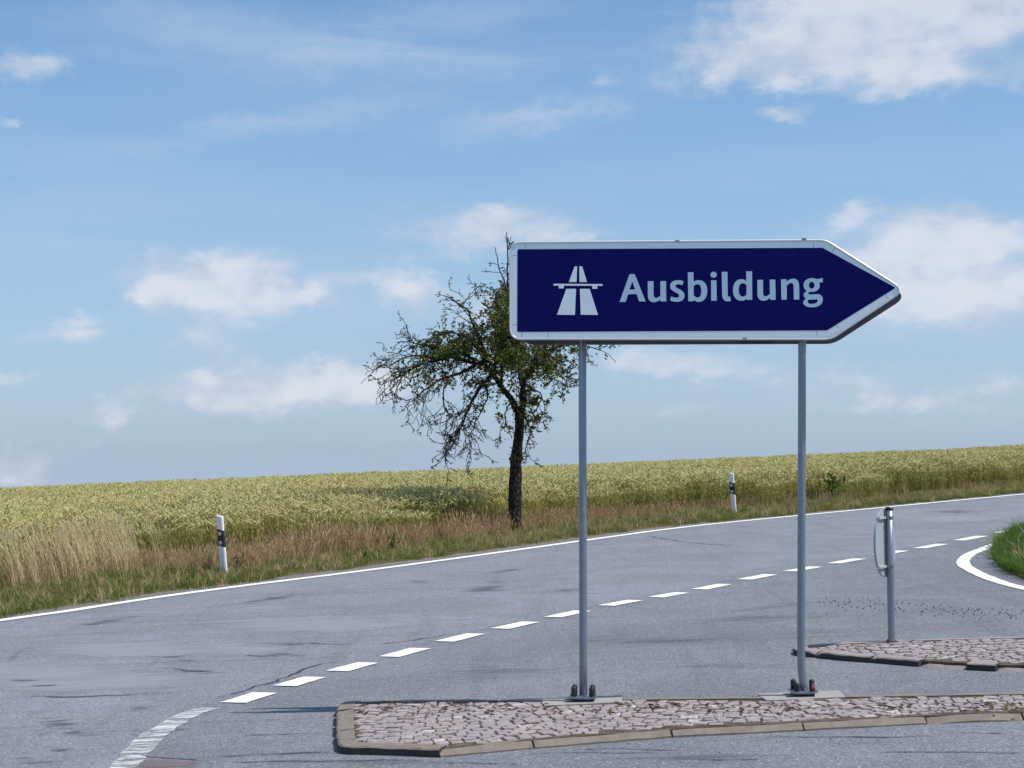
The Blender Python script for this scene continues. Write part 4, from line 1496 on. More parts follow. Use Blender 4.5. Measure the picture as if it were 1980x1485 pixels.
# ================================================================ the old pear tree
def tree():
    rs = random.Random(42)
    B0 = gpf(996, 1027)
    YT = B0.y
    root = tag(empty('pear_tree', B0), 'gnarled dark tree with thin crown standing behind the arrow sign', 'tree')
    Z = lambda a, b: (720 + a / 3.228, 430 + b / 3.228)       # enlarged view -> photograph

    def P(px, py, dy=0.0):
        return atY(px, py, YT + dy) - B0

    def smooth(pts, rad, k=4):
        out, ro = [], []
        for i in range(len(pts) - 1):
            p0, p1, p2, p3 = pts[max(i - 1, 0)], pts[i], pts[i + 1], pts[min(i + 2, len(pts) - 1)]
            for j in range(k):
                t = j / k
                out.append(0.5 * ((2 * p1) + (p2 - p0) * t + (2 * p0 - 5 * p1 + 4 * p2 - p3) * t * t + (3 * p1 - p0 - 3 * p2 + p3) * t ** 3))
                ro.append(rad[i] * (1 - t) + rad[i + 1] * t)
        out.append(pts[-1])
        ro.append(rad[-1])
        return out, ro

    PXM = FPX / YT
    # trunk (photograph pixels, width in px)
    tr = [(996, 1036, 31), (996, 1022, 27.5), (995.5, 1000, 25.5), (996, 960, 25), (997, 920, 23.5), (997, 898, 22), (998, 888, 24.5), (999, 878, 22.5), (1001, 858, 18.5), (1004, 835, 18), (1005, 812, 18.5), (1004, 798, 19)]
    pts = [P(x, y) for x, y, w in tr]
    rad = [w / 2 / PXM for x, y, w in tr]
    p, r = smooth(pts, rad, 5)
    v, f = tube(p, r, 18, True, rough=0.07, rs=rs)
    # root flare
    trunk = link('trunk', mesh('trunk', v, f, True), M['bark'], root)

    limbs = {
        # enlarged-view points, depth, width px at start and end
        'A': ([(900, 1180, 0), (862, 1110, -.05), (815, 1030, -.1), (762, 960, -.15), (705, 895, -.2), (610, 880, -.25), (520, 850, -.3), (400, 855, -.35), (320, 875, -.4), (220, 920, -.45), (135, 935, -.5)], 12, 1.6),
        'A2': ([(750, 945, -.15), (700, 1000, -.35), (640, 1080, -.5), (600, 1150, -.6), (565, 1250, -.7), (525, 1330, -.8), (497, 1405, -.8)], 7.5, 1.4),
        'A3': ([(690, 890, -.2), (600, 840, -.1), (520, 800, .1), (440, 790, .25), (350, 775, .35), (280, 765, .4), (225, 738, .5)], 6.5, 1.4),
        'A4': ([(640, 890, -.25), (560, 930, -.5), (480, 960, -.7), (400, 990, -.8), (330, 1040, -.9), (275, 1095, -.9), (205, 1112, -.9)], 6, 1.3),
        'A5': ([(560, 862, -.25), (470, 840, .0), (380, 840, .3), (280, 830, .45), (190, 850, .5), (100, 905, .55)], 5.5, 1.3),
        'B': ([(925, 1195, 0), (938, 1100, .1), (935, 1000, .15), (905, 860, .2), (868, 720, .2), (845, 600, .15), (838, 480, .1), (843, 350, .1), (842, 200, .1), (838, 60, .1)], 12, 1.1),
        'B2': ([(842, 420, .1), (818, 340, .0), (790, 270, -.1), (765, 155, -.15)], 3.2, 1.0),
        'B3': ([(845, 520, .12), (870, 400, .4), (890, 280, .5), (900, 180, .6)], 3.5, 1.0),
        'C': ([(935, 1130, .1), (950, 1010, .2), (985, 915, .3), (1050, 815, .45), (1125, 735, .55), (1230, 650, .6), (1340, 560, .6), (1400, 470, .6)], 10, 1.3),
        'C2': ([(1040, 830, .4), (1100, 800, .2), (1190, 775, .05), (1290, 770, -.1), (1430, 800, -.2)], 4.5, 1.2),
        'C3': ([(1000, 890, .3), (1070, 640, .7), (1100, 520, .8), (1120, 400, .9)], 5.0, 1.1),
        'C4': ([(960, 960, .2), (1040, 890, -.2), (1120, 900, -.4), (1180, 960, -.5), (1225, 1015, -.5)], 4.5, 1.2),
        'D': ([(700, 892, -.2), (690, 800, -.1), (665, 710, 0), (630, 630, .05), (590, 560, .1), (545, 515, .1), (490, 480, .1), (440, 455, .1)], 5.5, 1.2),
        'D2': ([(560, 530, .1), (580, 500, .2), (590, 475, .3)], 1.6, .9),
        'E': ([(760, 945, -.1), (775, 830, -.3), (790, 730, -.4), (810, 640, -.4), (800, 540, -.4), (775, 430, -.4)], 6.5, 1.2),
        'F': ([(868, 1120, -.05), (832, 1180, -.3), (828, 1250, -.4), (800, 1310, -.45), (795, 1350, -.45)], 2.6, 1.0),
        'G': ([(945, 1190, .05), (975, 1250, -.2), (985, 1310, -.3), (960, 1390, -.35), (960, 1440, -.35), (993, 1480, -.35)], 2.6, 1.0),
        'H': ([(700, 1000, -.35), (720, 1080, -.6), (690, 1160, -.7), (640, 1240, -.7), (600, 1350, -.7)], 3.6, 1.1),
        'I': ([(480, 960, -.7), (450, 1060, -.8), (440, 1160, -.85), (480, 1230, -.9), (365, 1268, -.9)], 3.2, 1.0),
        'J': ([(720, 900, -.15), (650, 800, .4), (600, 720, .7), (540, 690, .9), (480, 690, 1.0), (380, 700, 1.0)], 5, 1.2),
        'K': ([(940, 1060, .1), (1000, 1040, -.3), (1060, 1080, -.4), (1020, 1180, -.45), (1000, 1240, -.45), (1070, 1250, -.45)], 3.2, 1.0),
        'L': ([(940, 1000, .2), (920, 900, .8), (900, 800, 1.1), (930, 680, 1.3), (980, 560, 1.4)], 5.5, 1.2),
        'Q': ([(800, 1010, -.1), (800, 900, -.8), (820, 800, -1.1), (860, 700, -1.2), (900, 620, -1.2)], 5.5, 1.2),
    }
    tips = []          # (point, direction, radius, how leafy)
    main = []
    for key, (zp, w0, w1) in limbs.items():
        w0, w1 = w0 * 1.22, w1 * 1.3
        pts = [P(*Z(a, b), dy) for a, b, dy in zp]
        # crooked growth
        for i in range(1, len(pts) - 1):
            pts[i] += Vector((rs.uniform(-.03, .03), rs.uniform(-.05, .05), rs.uniform(-.03, .03)))
        n = len(pts)
        rad = [(w0 + (w1 - w0) * (i / (n - 1)) ** 0.75) / 2 / PXM for i in range(n)]
        p, r = smooth(pts, rad, 5)
        for i in range(1, len(p) - 1):
            p[i] += Vector((rs.uniform(-.012, .012), rs.uniform(-.012, .012), rs.uniform(-.012, .012)))
        v, f = tube(p, r, 9 if w0 > 6 else 6, True, rough=0.08, rs=rs)
        link('branch', mesh('branch', v, f, True), M['bark'], root)
        main.append((key, p, r))

    # how leafy the crown is at a place (enlarged-view coordinates)
    def leafy(q):
        w = q + B0
        d = w.y
        px = CX + FPX * w.x / d
        zz = (w.z - EYE)
        py = HORIZON - FPX * zz / d
        a, b = (px - 720) * 3.228, (py - 430) * 3.228
        best = 0.025
        for (cx, cy, rx, ry, s) in ((800, 740, 190, 190, 1.0), (930, 1000, 130, 210, 1.0), (1060, 900, 130, 170, .9), (600, 740, 170, 90, .65), (480, 790, 150, 90, .5), (650, 960, 200, 120, .4), (700, 1090, 130, 110, .35),
                                    (810, 560, 90, 120, .7), (1000, 640, 260, 200, .9), (600, 650, 80, 80, .4), (930, 1190, 70, 120, .55), (560, 1080, 120, 120, .22), (300, 960, 160, 110, .18), (960, 1250, 60, 120, .3), (1220, 700, 220, 130, .6)):
            e = ((a - cx) / rx) ** 2 + ((b - cy) / ry) ** 2
            best = max(best, s * math.exp(-e * .8))
        return best

    tv, tf = [], []
    lv, lf = [], []
    LMAX = [0]

    def leaf(pos, dirn, size):
        d = dirn.normalized() if dirn.length > 1e-6 else Vector((0, 0, 1))
        a = d.cross(Vector((rs.uniform(-1, 1), rs.uniform(-1, 1), rs.uniform(-1, 1))))
        if a.length < 1e-4:
            return
        a.normalize()
        nn = d.cross(a)
        L, W = size, size * rs.uniform(.42, .6)
        b = len(lv)
        lv.extend([pos, pos + d * (L * .45) + a * (W / 2) + nn * (.12 * L), pos + d * L - nn * (.08 * L), pos + d * (L * .45) - a * (W / 2) + nn * (.12 * L), pos + d * (L * .5)])
        lf.extend([(b, b + 1, b + 4), (b + 1, b + 2, b + 4), (b, b + 4, b + 3), (b + 4, b + 2, b + 3)])
        LMAX[0] += 1

    def twig(pos, dirn, length, r0, level, droop):
        k = max(3, int(length / .085))
        p = Vector(pos)
        d = dirn.normalized()
        path, rr = [p.copy()], [r0]
        for i in range(k):
            d = (d + Vector((rs.gauss(0, .20), rs.gauss(0, .20), rs.gauss(0, .20) - droop * .13))).normalized()
            p = p + d * (length / k)
            path.append(p.copy())
            rr.append(max(.0062, r0 * (1 - .7 * (i + 1) / k)))
        tube(path, rr, 4 if level else 5, False, tv, tf)
        lw = leafy(path[-1])
        for i in range(1, len(path)):
            q = path[i]
            lq = leafy(q)
            if level < 2 and rs.random() < (.62 if level == 0 else .40):
                side = d.cross(Vector((rs.uniform(-1, 1), rs.uniform(-1, 1), rs.uniform(-1, 1))))
                if side.length > .1:
                    nd = (side.normalized() * rs.uniform(.6, 1.1) + (path[i] - path[i - 1]).normalized() * .7)
                    twig(q, nd, length * rs.uniform(.3, .55), max(.0048, rr[i] * .7), level + 1, droop)
            m = lq * (5.5 if level else 3.2)
            cnt = int(m) + (1 if rs.random() < m - int(m) else 0)
            for _ in range(cnt):
                leaf(q + Vector((rs.gauss(0, .02), rs.gauss(0, .02), rs.gauss(0, .02))), Vector((rs.gauss(0, .7), rs.gauss(0, .7), rs.uniform(-.6, .7))), rs.uniform(.055, .10))
            if rs.random() < .10:        # short spur or bud
                e = q + Vector((rs.gauss(0, .03), rs.gauss(0, .03), rs.gauss(0, .03)))
                tube([q, e], [.007, .0075], 4, True, tv, tf)

    dens = {'A': .68, 'A2': .62, 'A3': .62, 'A4': .6, 'A5': .55, 'B': .40, 'B2': .25, 'B3': .4, 'C': .5, 'C2': .5, 'C3': .5, 'C4': .6, 'D': .34, 'D2': .3, 'E': .62, 'F': .35, 'G': .4, 'H': .5, 'I': .45, 'J': .62, 'K': .55, 'L': .6, 'Q': .62}
    for key, p, r in main:
        n = len(p)
        for i in range(2, n):
            frac = i / n
            if frac < .22:
                continue
            if rs.random() < dens[key] * (1.35 if frac > .4 else .9):
                t = (p[i] - p[i - 1]).normalized()
                side = t.cross(Vector((rs.uniform(-1, 1), rs.uniform(-1, 1), rs.uniform(-1, 1))))
                if side.length < .1:
                    continue
                nd = side.normalized() * rs.uniform(.5, 1.1) + t * .8
                left = key[0] in 'AHIJ'
                up = key in ('B', 'B2', 'B3', 'D')
                L = rs.uniform(.25, .62) * (1.15 if left else 1) * (.45 if up and frac > .55 else 1)
                if key in ('F', 'G', 'K'):
                    L *= .5
                twig(p[i], nd, L, min(.011, max(.0055, r[i] * .55)), 0, 1.2 if left else (.1 if up else .6))
        # tuft of leaves on the limb itself
        for i in range(1, n):
            m = leafy(p[i]) * 1.2
            if rs.random() < m:
                for _ in range(2):
                    leaf(p[i] + Vector((rs.gauss(0, .05), rs.gauss(0, .05), rs.gauss(0, .05))), Vector((rs.gauss(0, 1), rs.gauss(0, 1), rs.gauss(0, .6))), rs.uniform(.045, .08))
    # clustered spurs of foliage through the denser parts of the crown
    for _ in range(420):
        key, p, r = rs.choice([m for m in main if m[0] in ('A', 'B', 'C', 'C3', 'E', 'J', 'L', 'Q', 'C4', 'A3', 'D')])
        i = rs.randrange(len(p) // 3, len(p))
        q = p[i] + Vector((rs.gauss(0, .16), rs.gauss(0, .22), rs.gauss(0, .14)))
        lq = leafy(q)
        if rs.random() < lq:
            tube([p[i], (p[i] + q) / 2 + Vector((0, 0, .03)), q], [.008, .006, .005], 4, False, tv, tf)
            for _ in range(int(24 * lq)):
                leaf(q + Vector((rs.gauss(0, .075), rs.gauss(0, .075), rs.gauss(0, .065))), Vector((rs.gauss(0, .7), rs.gauss(0, .7), rs.uniform(-.5, .7))), rs.uniform(.055, .10))
    # leafy spurs filling the heart of the crown between the main limbs
    allp = [q for key, p, r in main for q in p[len(p) // 5:]]
    for (cx, cy, rx, ry, n_) in ((925, 1010, 85, 170, 95), (830, 770, 150, 120, 90), (1055, 900, 95, 110, 60), (620, 790, 190, 75, 60), (735, 900, 110, 85, 60), (700, 1040, 90, 90, 26), (950, 1150, 45, 70, 22), (1000, 780, 120, 80, 40), (480, 800, 110, 50, 22)):
        for _ in range(int(n_ * .55)):
            an, rr_ = rs.uniform(0, 2 * math.pi), math.sqrt(rs.random())
            q = P(*Z(cx + rx * rr_ * math.cos(an), cy + ry * rr_ * math.sin(an)), rs.gauss(0, .4))
            near = min(allp, key=lambda t_: (t_ - q).length_squared)
            if (near - q).length > .75:
                q = near + (q - near).normalized() * .6
            mid = (near + q) / 2 + Vector((rs.gauss(0, .05), rs.gauss(0, .05), rs.uniform(0, .08)))
            tube([near, mid, q], [.009, .0075, .006], 4, False, tv, tf)
            for _k in range(rs.randrange(7, 15)):
                b_ = mid.lerp(q, rs.random())
                leaf(b_ + Vector((rs.gauss(0, .06), rs.gauss(0, .06), rs.gauss(0, .05))), Vector((rs.gauss(0, .7), rs.gauss(0, .7), rs.uniform(-.5, .7))), rs.uniform(.055, .10))
    # shoots round the graft on the trunk
    for _ in range(46):
        px, py = rs.choice(((988, 890), (990, 884), (1008, 886), (1006, 876), (1009, 892), (994, 872), (998, 884), (996, 890)))
        q = P(px + rs.gauss(0, 3.0), py + rs.gauss(0, 5), -.13 + rs.gauss(0, .05))
        leaf(q, Vector((rs.gauss(0, .7), -.4 + rs.gauss(0, .4), rs.uniform(-.2, .9))), rs.uniform(.06, .10))
    for _ in range(50):
        py = rs.uniform(800, 860)
        px = 1004 + rs.choice((-1, 1)) * rs.uniform(5, 11)
        leaf(P(px, py, rs.gauss(0, .1)), Vector((rs.gauss(0, .7), rs.gauss(0, .4), rs.uniform(-.4, .8))), rs.uniform(.05, .08))
    tag(link('twigs', mesh('twigs', tv, tf), M['twig'], root), kind='stuff')
    tag(link('crown', mesh('crown', lv, lf), M['leaf'], root), kind='stuff')
    print('tree twigs', len(tf), 'leaves', LMAX[0])


tree()


# ================================================================ scattered growth: one object, clumps instanced by geometry nodes
def scatter(name, mats, protos, pts, label=None, cat=None, kind='stuff'):
    """protos: list of (verts, faces, material index per face); pts: rows x,y,z, rx,ry,rz, scale, variant"""
    V, F, MI, vid = [], [], [], []
    for k, (v, f, mi) in enumerate(protos):
        b = len(V)
        V += [tuple(q) for q in v]
        F += [tuple(b + i for i in q) for q in f]
        MI += mi
        vid += [k + 1] * len(v)
    pts = np.asarray(pts, float)
    V += [tuple(q) for q in pts[:, :3]]
    vid += [-(int(q) + 1) for q in pts[:, 7]]
    np_ = len(V) - len(pts)
    me = bpy.data.meshes.new(name)
    me.from_pydata(V, [], F)
    me.polygons.foreach_set('material_index', MI)
    me.attributes.new('vid', 'INT', 'POINT').data.foreach_set('value', vid)
    rot = np.zeros((len(V), 3), np.float32)
    rot[np_:] = pts[:, 3:6]
    me.attributes.new('rot', 'FLOAT_VECTOR', 'POINT').data.foreach_set('vector', rot.ravel())
    sc = np.ones(len(V), np.float32)
    sc[np_:] = pts[:, 6]
    me.attributes.new('scl', 'FLOAT', 'POINT').data.foreach_set('value', sc)
    o = link(name, me)
    for m in mats:
        me.materials.append(m)
    g = bpy.data.node_groups.new(name + '_nodes', 'GeometryNodeTree')
    g.interface.new_socket('Geometry', in_out='INPUT', socket_type='NodeSocketGeometry')
    g.interface.new_socket('Geometry', in_out='OUTPUT', socket_type='NodeSocketGeometry')
    gi = g.nodes.new('NodeGroupInput')
    go = g.nodes.new('NodeGroupOutput')
    av = g.nodes.new('GeometryNodeInputNamedAttribute')
    av.data_type = 'INT'
    av.inputs[0].default_value = 'vid'
    ar = g.nodes.new('GeometryNodeInputNamedAttribute')
    ar.data_type = 'FLOAT_VECTOR'
    ar.inputs[0].default_value = 'rot'
    asc = g.nodes.new('GeometryNodeInputNamedAttribute')
    asc.data_type = 'FLOAT'
    asc.inputs[0].default_value = 'scl'
    e2r = g.nodes.new('FunctionNodeEulerToRotation')
    g.links.new(ar.outputs[0], e2r.inputs[0])
    join = g.nodes.new('GeometryNodeJoinGeometry')

    def pick(val):
        c = g.nodes.new('FunctionNodeCompare')
        c.data_type = 'INT'
        c.operation = 'EQUAL'
        ins = [s for s in c.inputs if s.type == 'INT']
        g.links.new(av.outputs[0], ins[0])
        ins[1].default_value = val
        s = g.nodes.new('GeometryNodeSeparateGeometry')
        g.links.new(gi.outputs[0], s.inputs[0])
        g.links.new(c.outputs[0], s.inputs[1])
        return s.outputs[0]

    for k in range(len(protos)):
        iop = g.nodes.new('GeometryNodeInstanceOnPoints')
        g.links.new(pick(-(k + 1)), iop.inputs['Points'])
        g.links.new(pick(k + 1), iop.inputs['Instance'])
        g.links.new(e2r.outputs[0], iop.inputs['Rotation'])
        g.links.new(asc.outputs[0], iop.inputs['Scale'])
        g.links.new(iop.outputs[0], join.inputs[0])
    g.links.new(join.outputs[0], go.inputs[0])
    md = o.modifiers.new('scatter', 'NODES')
    md.node_group = g
    tag(o, label, cat, kind=kind)
    return o


def strip(v, f, mi, path, widths, side, m):
    b = len(v)
    for p, w in zip(path, widths):
        v.append(p - side * (w / 2))
        v.append(p + side * (w / 2))
    for i in range(len(path) - 1):
        f.append((b + 2 * i, b + 2 * i + 1, b + 2 * i + 3, b + 2 * i + 2))
        mi.append(m)


def wheat_clump(rs, size=0.62, n=58):
    v, f, mi = [], [], []
    for _ in range(n):
        x, y = rs.uniform(-size / 2, size / 2), rs.uniform(-size / 2, size / 2)
        h = rs.uniform(.60, .78)
        ln = Vector((rs.gauss(-.05, .06), rs.gauss(0, .05), 0))
        a = rs.uniform(0, math.pi)
        side = Vector((math.cos(a), math.sin(a), 0))
        p0, p1, p2 = Vector((x, y, .05)), Vector((x, y, h * .5)) + ln * .35, Vector((x, y, h)) + ln
        strip(v, f, mi, [p0, p1, p2], [.007, .006, .005], side, 2)
        # ear, slightly nodding
        nod = Vector((rs.gauss(-.03, .05), rs.gauss(0, .05), rs.uniform(.085, .115)))
        L = nod.length
        e0, e1, e2 = p2, p2 + nod * .42, p2 + nod + Vector((nod.x * .6, nod.y * .6, -.012))
        r = rs.uniform(.0095, .0135)
        s2 = side.cross(nod.normalized()).normalized()
        s1 = s2.cross(nod.normalized())
        b = len(v)
        v += [e0, e1 + s1 * r, e1 + s2 * r, e1 - s1 * r, e1 - s2 * r, e2]
        for i in range(4):
            j = (i + 1) % 4
            f += [(b, b + 1 + j, b + 1 + i), (b + 5, b + 1 + i, b + 1 + j)]
            mi += [0, 0]
        for k in range(rs.choice((1, 2, 2))):
            hh = h * rs.uniform(.45, .92)
            q = Vector((x, y, 0)).lerp(Vector((x, y, h)) + ln, hh / h)
            q.z = hh
            a2 = rs.uniform(0, 2 * math.pi)
            o = Vector((math.cos(a2), math.sin(a2), 0))
            LL = rs.uniform(.12, .24)
            sd_ = Vector((-o.y, o.x, rs.uniform(-.3, .3))).normalized()
            strip(v, f, mi, [q, q + o * (LL * .4) + Vector((0, 0, LL * .42)), q + o * (LL * .85) + Vector((0, 0, LL * rs.uniform(.0, .35)))], [.010, .015, .003], sd_, 1)
    return v, f, mi


def blade_tuft(rs, n, h0, h1, rad, w, m, lean=0.25, head=None, curve=.5, lx=0.0):
    v, f, mi = [], [], []
    for _ in range(n):
        a, r = rs.uniform(0, 2 * math.pi), rad * math.sqrt(rs.random())
        p = Vector((r * math.cos(a), r * math.sin(a), -.01))
        h = rs.uniform(h0, h1)
        d = Vector((rs.gauss(lx, lean), rs.gauss(0, lean), 0)) * h
        sa = rs.uniform(0, math.pi)
        side = Vector((math.cos(sa), math.sin(sa), 0))
        q1 = p + Vector((0, 0, h * .55)) + d * (.4 * (1 - curve) + .15)
        q2 = p + Vector((0, 0, h)) + d
        strip(v, f, mi, [p, q1, q2], [w, w * .85, w * .25], side, m)
        if head is not None and rs.random() < head[0]:
            t = (q2 - q1).normalized()
            hl = rs.uniform(.07, .15)
            strip(v, f, mi, [q2 - t * .02, q2 + t * hl * .5, q2 + t * hl], [.004, head[1], .003], side, head[2])
            s2 = side.cross(t).normalized()
            strip(v, f, mi, [q2 - t * .02, q2 + t * hl * .5, q2 + t * hl], [.004, head[1], .003], s2, head[2])
    return v, f, mi


def weed_clump(rs, n, size, m=0, flower=None):
    v, f, mi = [], [], []
    for _ in range(n):
        a = rs.uniform(0, 2 * math.pi)
        el = rs.uniform(.2, 1.3)
        st = Vector((rs.gauss(0, .16), rs.gauss(0, .16), rs.uniform(0, .8))) * size
        o = Vector((math.cos(a) * math.cos(el), math.sin(a) * math.cos(el), math.sin(el)))
        L = size * rs.uniform(.3, .6)
        sd_ = Vector((-math.sin(a), math.cos(a), rs.uniform(-.4, .4))).normalized()
        strip(v, f, mi, [st, st + o * (L * .5) + Vector((0, 0, .05 * L)), st + o * L - Vector((0, 0, .15 * L))], [L * .10, L * .38, L * .04], sd_, m)
    for _ in range(max(2, n // 6)):
        q = Vector((rs.gauss(0, .16), rs.gauss(0, .16), rs.uniform(.6, .95))) * size
        strip(v, f, mi, [Vector((q.x * .3, q.y * .3, 0)), q], [.008, .005], Vector((1, 0, 0)), m)
        if flower is not None:
            for k in range(3):
                a = 2.1 * k
                s_ = Vector((math.cos(a), math.sin(a), 0))
                strip(v, f, mi, [q - Vector((0, .014, 0)), q + Vector((0, .014, .01))], [.028, .028], s_, flower)
    return v, f, mi


def in_view(x, y, margin=260):
    px = CX + FPX * x / np.maximum(y, .1)
    return (y > 4) & (px > -margin) & (px < 1980 + margin)


def vnoise(x, y, sc, seed):
    """cheap smooth value noise"""
    r = np.random.RandomState(seed)
    tab = r.rand(64, 64)
    X, Y = np.asarray(x) / sc + 1000, np.asarray(y) / sc + 1000
    i, j = np.floor(X).astype(int), np.floor(Y).astype(int)
    u, w = X - i, Y - j
    u, w = u * u * (3 - 2 * u), w * w * (3 - 2 * w)
    g = lambda a, b: tab[a % 64, b % 64]
    return (g(i, j) * (1 - u) + g(i + 1, j) * u) * (1 - w) + (g(i, j + 1) * (1 - u) + g(i + 1, j + 1) * u) * w


def field():
    rs = random.Random(5)
    protos = [wheat_clump(rs) for _ in range(6)]
    S, D = np.meshgrid(np.arange(-22, 100, .47), np.arange(0, 37, .47), indexing='ij')
    S = S.ravel() + nrs.uniform(-.2, .2, S.size)
    D = D.ravel() + nrs.uniform(-.2, .2, D.size)
    de = D
    D = D + edge_d(S)
    x, y = sd(S, D)
    pxx = CX + FPX * x / np.maximum(y, .1)
    start = np.interp(pxx, [250, 480, 1000, 1300, 1600], [2.75, 2.15, 1.95, 1.75, 1.45]) + 0.35 * (vnoise(S, S * 0, 1.7, 4) - .5) + .25 * nrs.rand(S.size)
    ok = in_view(x, y) & (de > start)
    # a few thin places
    ok &= ~((vnoise(x, y, 2.2, 8) > .90) & (nrs.rand(S.size) < .5))
    x, y = x[ok], y[ok]
    z = ground_z(x, y)
    n = len(x)
    hgt = .86 + .12 * vnoise(x, y, 3.0, 9) + nrs.uniform(-.06, .08, n)
    hgt *= np.clip(.80 + .25 * (de[ok] - start[ok]) + nrs.uniform(-.1, .1, n), .72, 1.02)
    pts = np.stack([x, y, z, nrs.normal(0, .04, n), nrs.normal(0, .04, n), nrs.choice([-.4, 0, .4, 2.8, 3.1, 3.5], n), hgt, nrs.randint(0, 6, n)], 1)
    print('wheat clumps', n)
    scatter('wheat_field', [M['ear'], M['wleaf'], M['wstem']], protos, pts, 'ripening yellow-green wheat covering the rising field', 'wheat')


field()


def verge():
    rs = random.Random(9)
    N0 = 95000
    S = nrs.uniform(-16, 75, N0)
    de = nrs.uniform(0.12, 3.6, N0)
    x, y = sd(S, edge_d(S) + de)
    vis = in_view(x, y, 160)
    S, de, x, y = S[vis], de[vis], x[vis], y[vis]
    z = ground_z(x, y) + .02
    px = CX + FPX * x / y
    u = nrs.rand(len(x))
    pat = vnoise(S, de * 2, 1.3, 3)
    pat2 = vnoise(S, de * 2, .5, 13)

    def rows(sel, smin, smax, nv, tilt=.12, grow=None):
        n = int(sel.sum())
        sc = nrs.uniform(smin, smax, n)
        if grow is not None:
            sc = sc * grow[sel]
        return np.stack([x[sel], y[sel], z[sel], nrs.normal(0, tilt, n), nrs.normal(0, tilt, n), nrs.uniform(0, 6.28, n), sc, nrs.randint(0, nv, n)], 1)

    # short green grass next to the asphalt, ragged towards the gravel
    lim = .08 + .36 * pat2 + np.where((px > 560) & (px < 1300), .20, 0.0)
    dens = np.clip((de - lim) / .25, 0, 1) * np.clip((np.interp(px, [250, 480, 1300, 1600], [2.2, 1.75, 1.6, 1.5]) - de) / .6, .2, 1)
    sel = u < dens * .70
    protos = [blade_tuft(rs, 16, .03, .09, .07, .008, 0, .6) for _ in range(5)] + [blade_tuft(rs, 12, .06, .16, .08, .007, 0, .45) for _ in range(2)] + [blade_tuft(rs, 12, .06, .18, .08, .007, 1, .45)]
    scatter('verge_grass', [M['grass'], M['dry']], protos, rows(sel, .75, 1.35, 8), 'short green grass along the far edge of the road', 'grass')
    print('verge tufts', int(sel.sum()))
    # reddish dry grass in front of the wheat
    width = np.interp(px, [-200, 0, 350, 600, 900, 1000, 1300, 1500, 1980], [1.0, 1.0, 1.0, 1.25, 1.1, .9, .9, .6, .55])
    wst = np.interp(px, [250, 480, 1000, 1300, 1600], [2.75, 2.15, 1.95, 1.75, 1.45])
    lo = wst - np.interp(px, [600, 1000, 1500], [1.15, .85, .5]) + .4 * pat
    dens = np.clip((de - lo) / .35, 0, 1) * np.clip((wst + .25 - de) / .3, 0, 1)
    u2 = nrs.rand(len(x))
    sel = u2 < dens * .22 * np.clip(width, .5, 1.2)
    hg = np.interp(px, [0, 350, 700, 1000, 1500, 1980], [.85, .85, 1.0, .8, .7, .62]) * (.70 + .5 * pat)
    protos = [blade_tuft(rs, 14, .16, .36, .10, .005, 0, .24, (.7, .018, 0), lx=-.12) for _ in range(4)] + [blade_tuft(rs, 14, .15, .34, .10, .006, 1, .26, (.5, .015, 1), lx=-.12) for _ in range(2)]
    R = rows(sel, .8, 1.2, 6, .06, hg)
    redness = np.interp(px[sel], [300, 480, 560, 860, 1000, 1320, 1500], [.25, .5, .8, .8, .6, .6, .25])
    R[:, 7] = np.where(nrs.rand(len(R)) < redness, nrs.randint(0, 4, len(R)), nrs.randint(4, 6, len(R)))
    scatter('dry_grass', [M['pink'], M['dry']], protos, R, 'reddish dry grass strip between the green verge and the wheat', 'grass')
    print('dry tufts', int(sel.sum()))
    # tall pale straw at the left
    c0 = np.exp(-((px - 170) / 90) ** 2) + .35 * np.exp(-((px + 20) / 60) ** 2) + .10 * np.exp(-((px - 700) / 50) ** 2)
    dens = c0 * np.clip((de - 1.7) / .4, 0, 1) * np.clip((3.5 - de) / .3, 0, 1)
    u3 = nrs.rand(len(x))
    sel = u3 < dens * .17
    protos = [blade_tuft(rs, 13, .38, .80, .10, .006, 0, .10, (.85, .016, 0), lx=-.26) for _ in range(5)]
    P = rows(sel, .75, 1.08, 5, .05)
    P[:, 5] = nrs.normal(0, .35, len(P))
    scatter('tall_straw_grass', [M['straw']], protos, P, 'tall pale straw-coloured grass leaning left, left of the nearer marker post', 'grass')
    # dark grass at the foot of the wheat, mixed height
    u4 = nrs.rand(len(x))
    sel = (u4 < .05) & (de > 1.6) & (pat > .45)
    protos = [blade_tuft(rs, 14, .2, .42, .09, .009, 0, .28) for _ in range(3)]
    scatter('tall_green_grass', [M['grass']], protos, rows(sel, .8, 1.2, 3), 'taller green grass tufts among the dry verge grass', 'grass')
    # loose gravel on the shoulder
    u5 = nrs.rand(len(x))
    sel = (de < .62) & (u5 < .55) & ((px > 540) | (u5 < .3))
    protos = []
    for _ in range(4):
        bm = bmesh.new()
        bmesh.ops.create_icosphere(bm, subdivisions=1, radius=.016)
        for q in bm.verts:
            q.co *= rs.uniform(.7, 1.3)
            q.co.z *= .6
        bm.verts.ensure_lookup_table()
        bm.faces.ensure_lookup_table()
        v = [Vector(q.co) for q in bm.verts]
        f = [tuple(q.index for q in fc.verts) for fc in bm.faces]
        protos.append((v, f, [0] * len(f)))
        bm.free()
    R = rows(sel, .5, 1.5, 4)
    R[:, 2] -= .008
    scatter('shoulder_gravel', [M['gravel']], protos, R, 'loose grey gravel beside the painted edge line', 'gravel')
    # loose chips on the junction, as the photograph shows behind the round sign
    P = []
    for _ in range(190):
        q = rs.random()
        cx = 1580 + 420 * q
        cy = 1168 + 26 * q + rs.gauss(0, 7)
        g = gp(cx, cy)
        P.append((g.x, g.y, plane_z(g.x, g.y) + .018, rs.uniform(0, 6), rs.uniform(0, 6), rs.uniform(0, 6), rs.uniform(.3, .8), rs.randrange(4)))
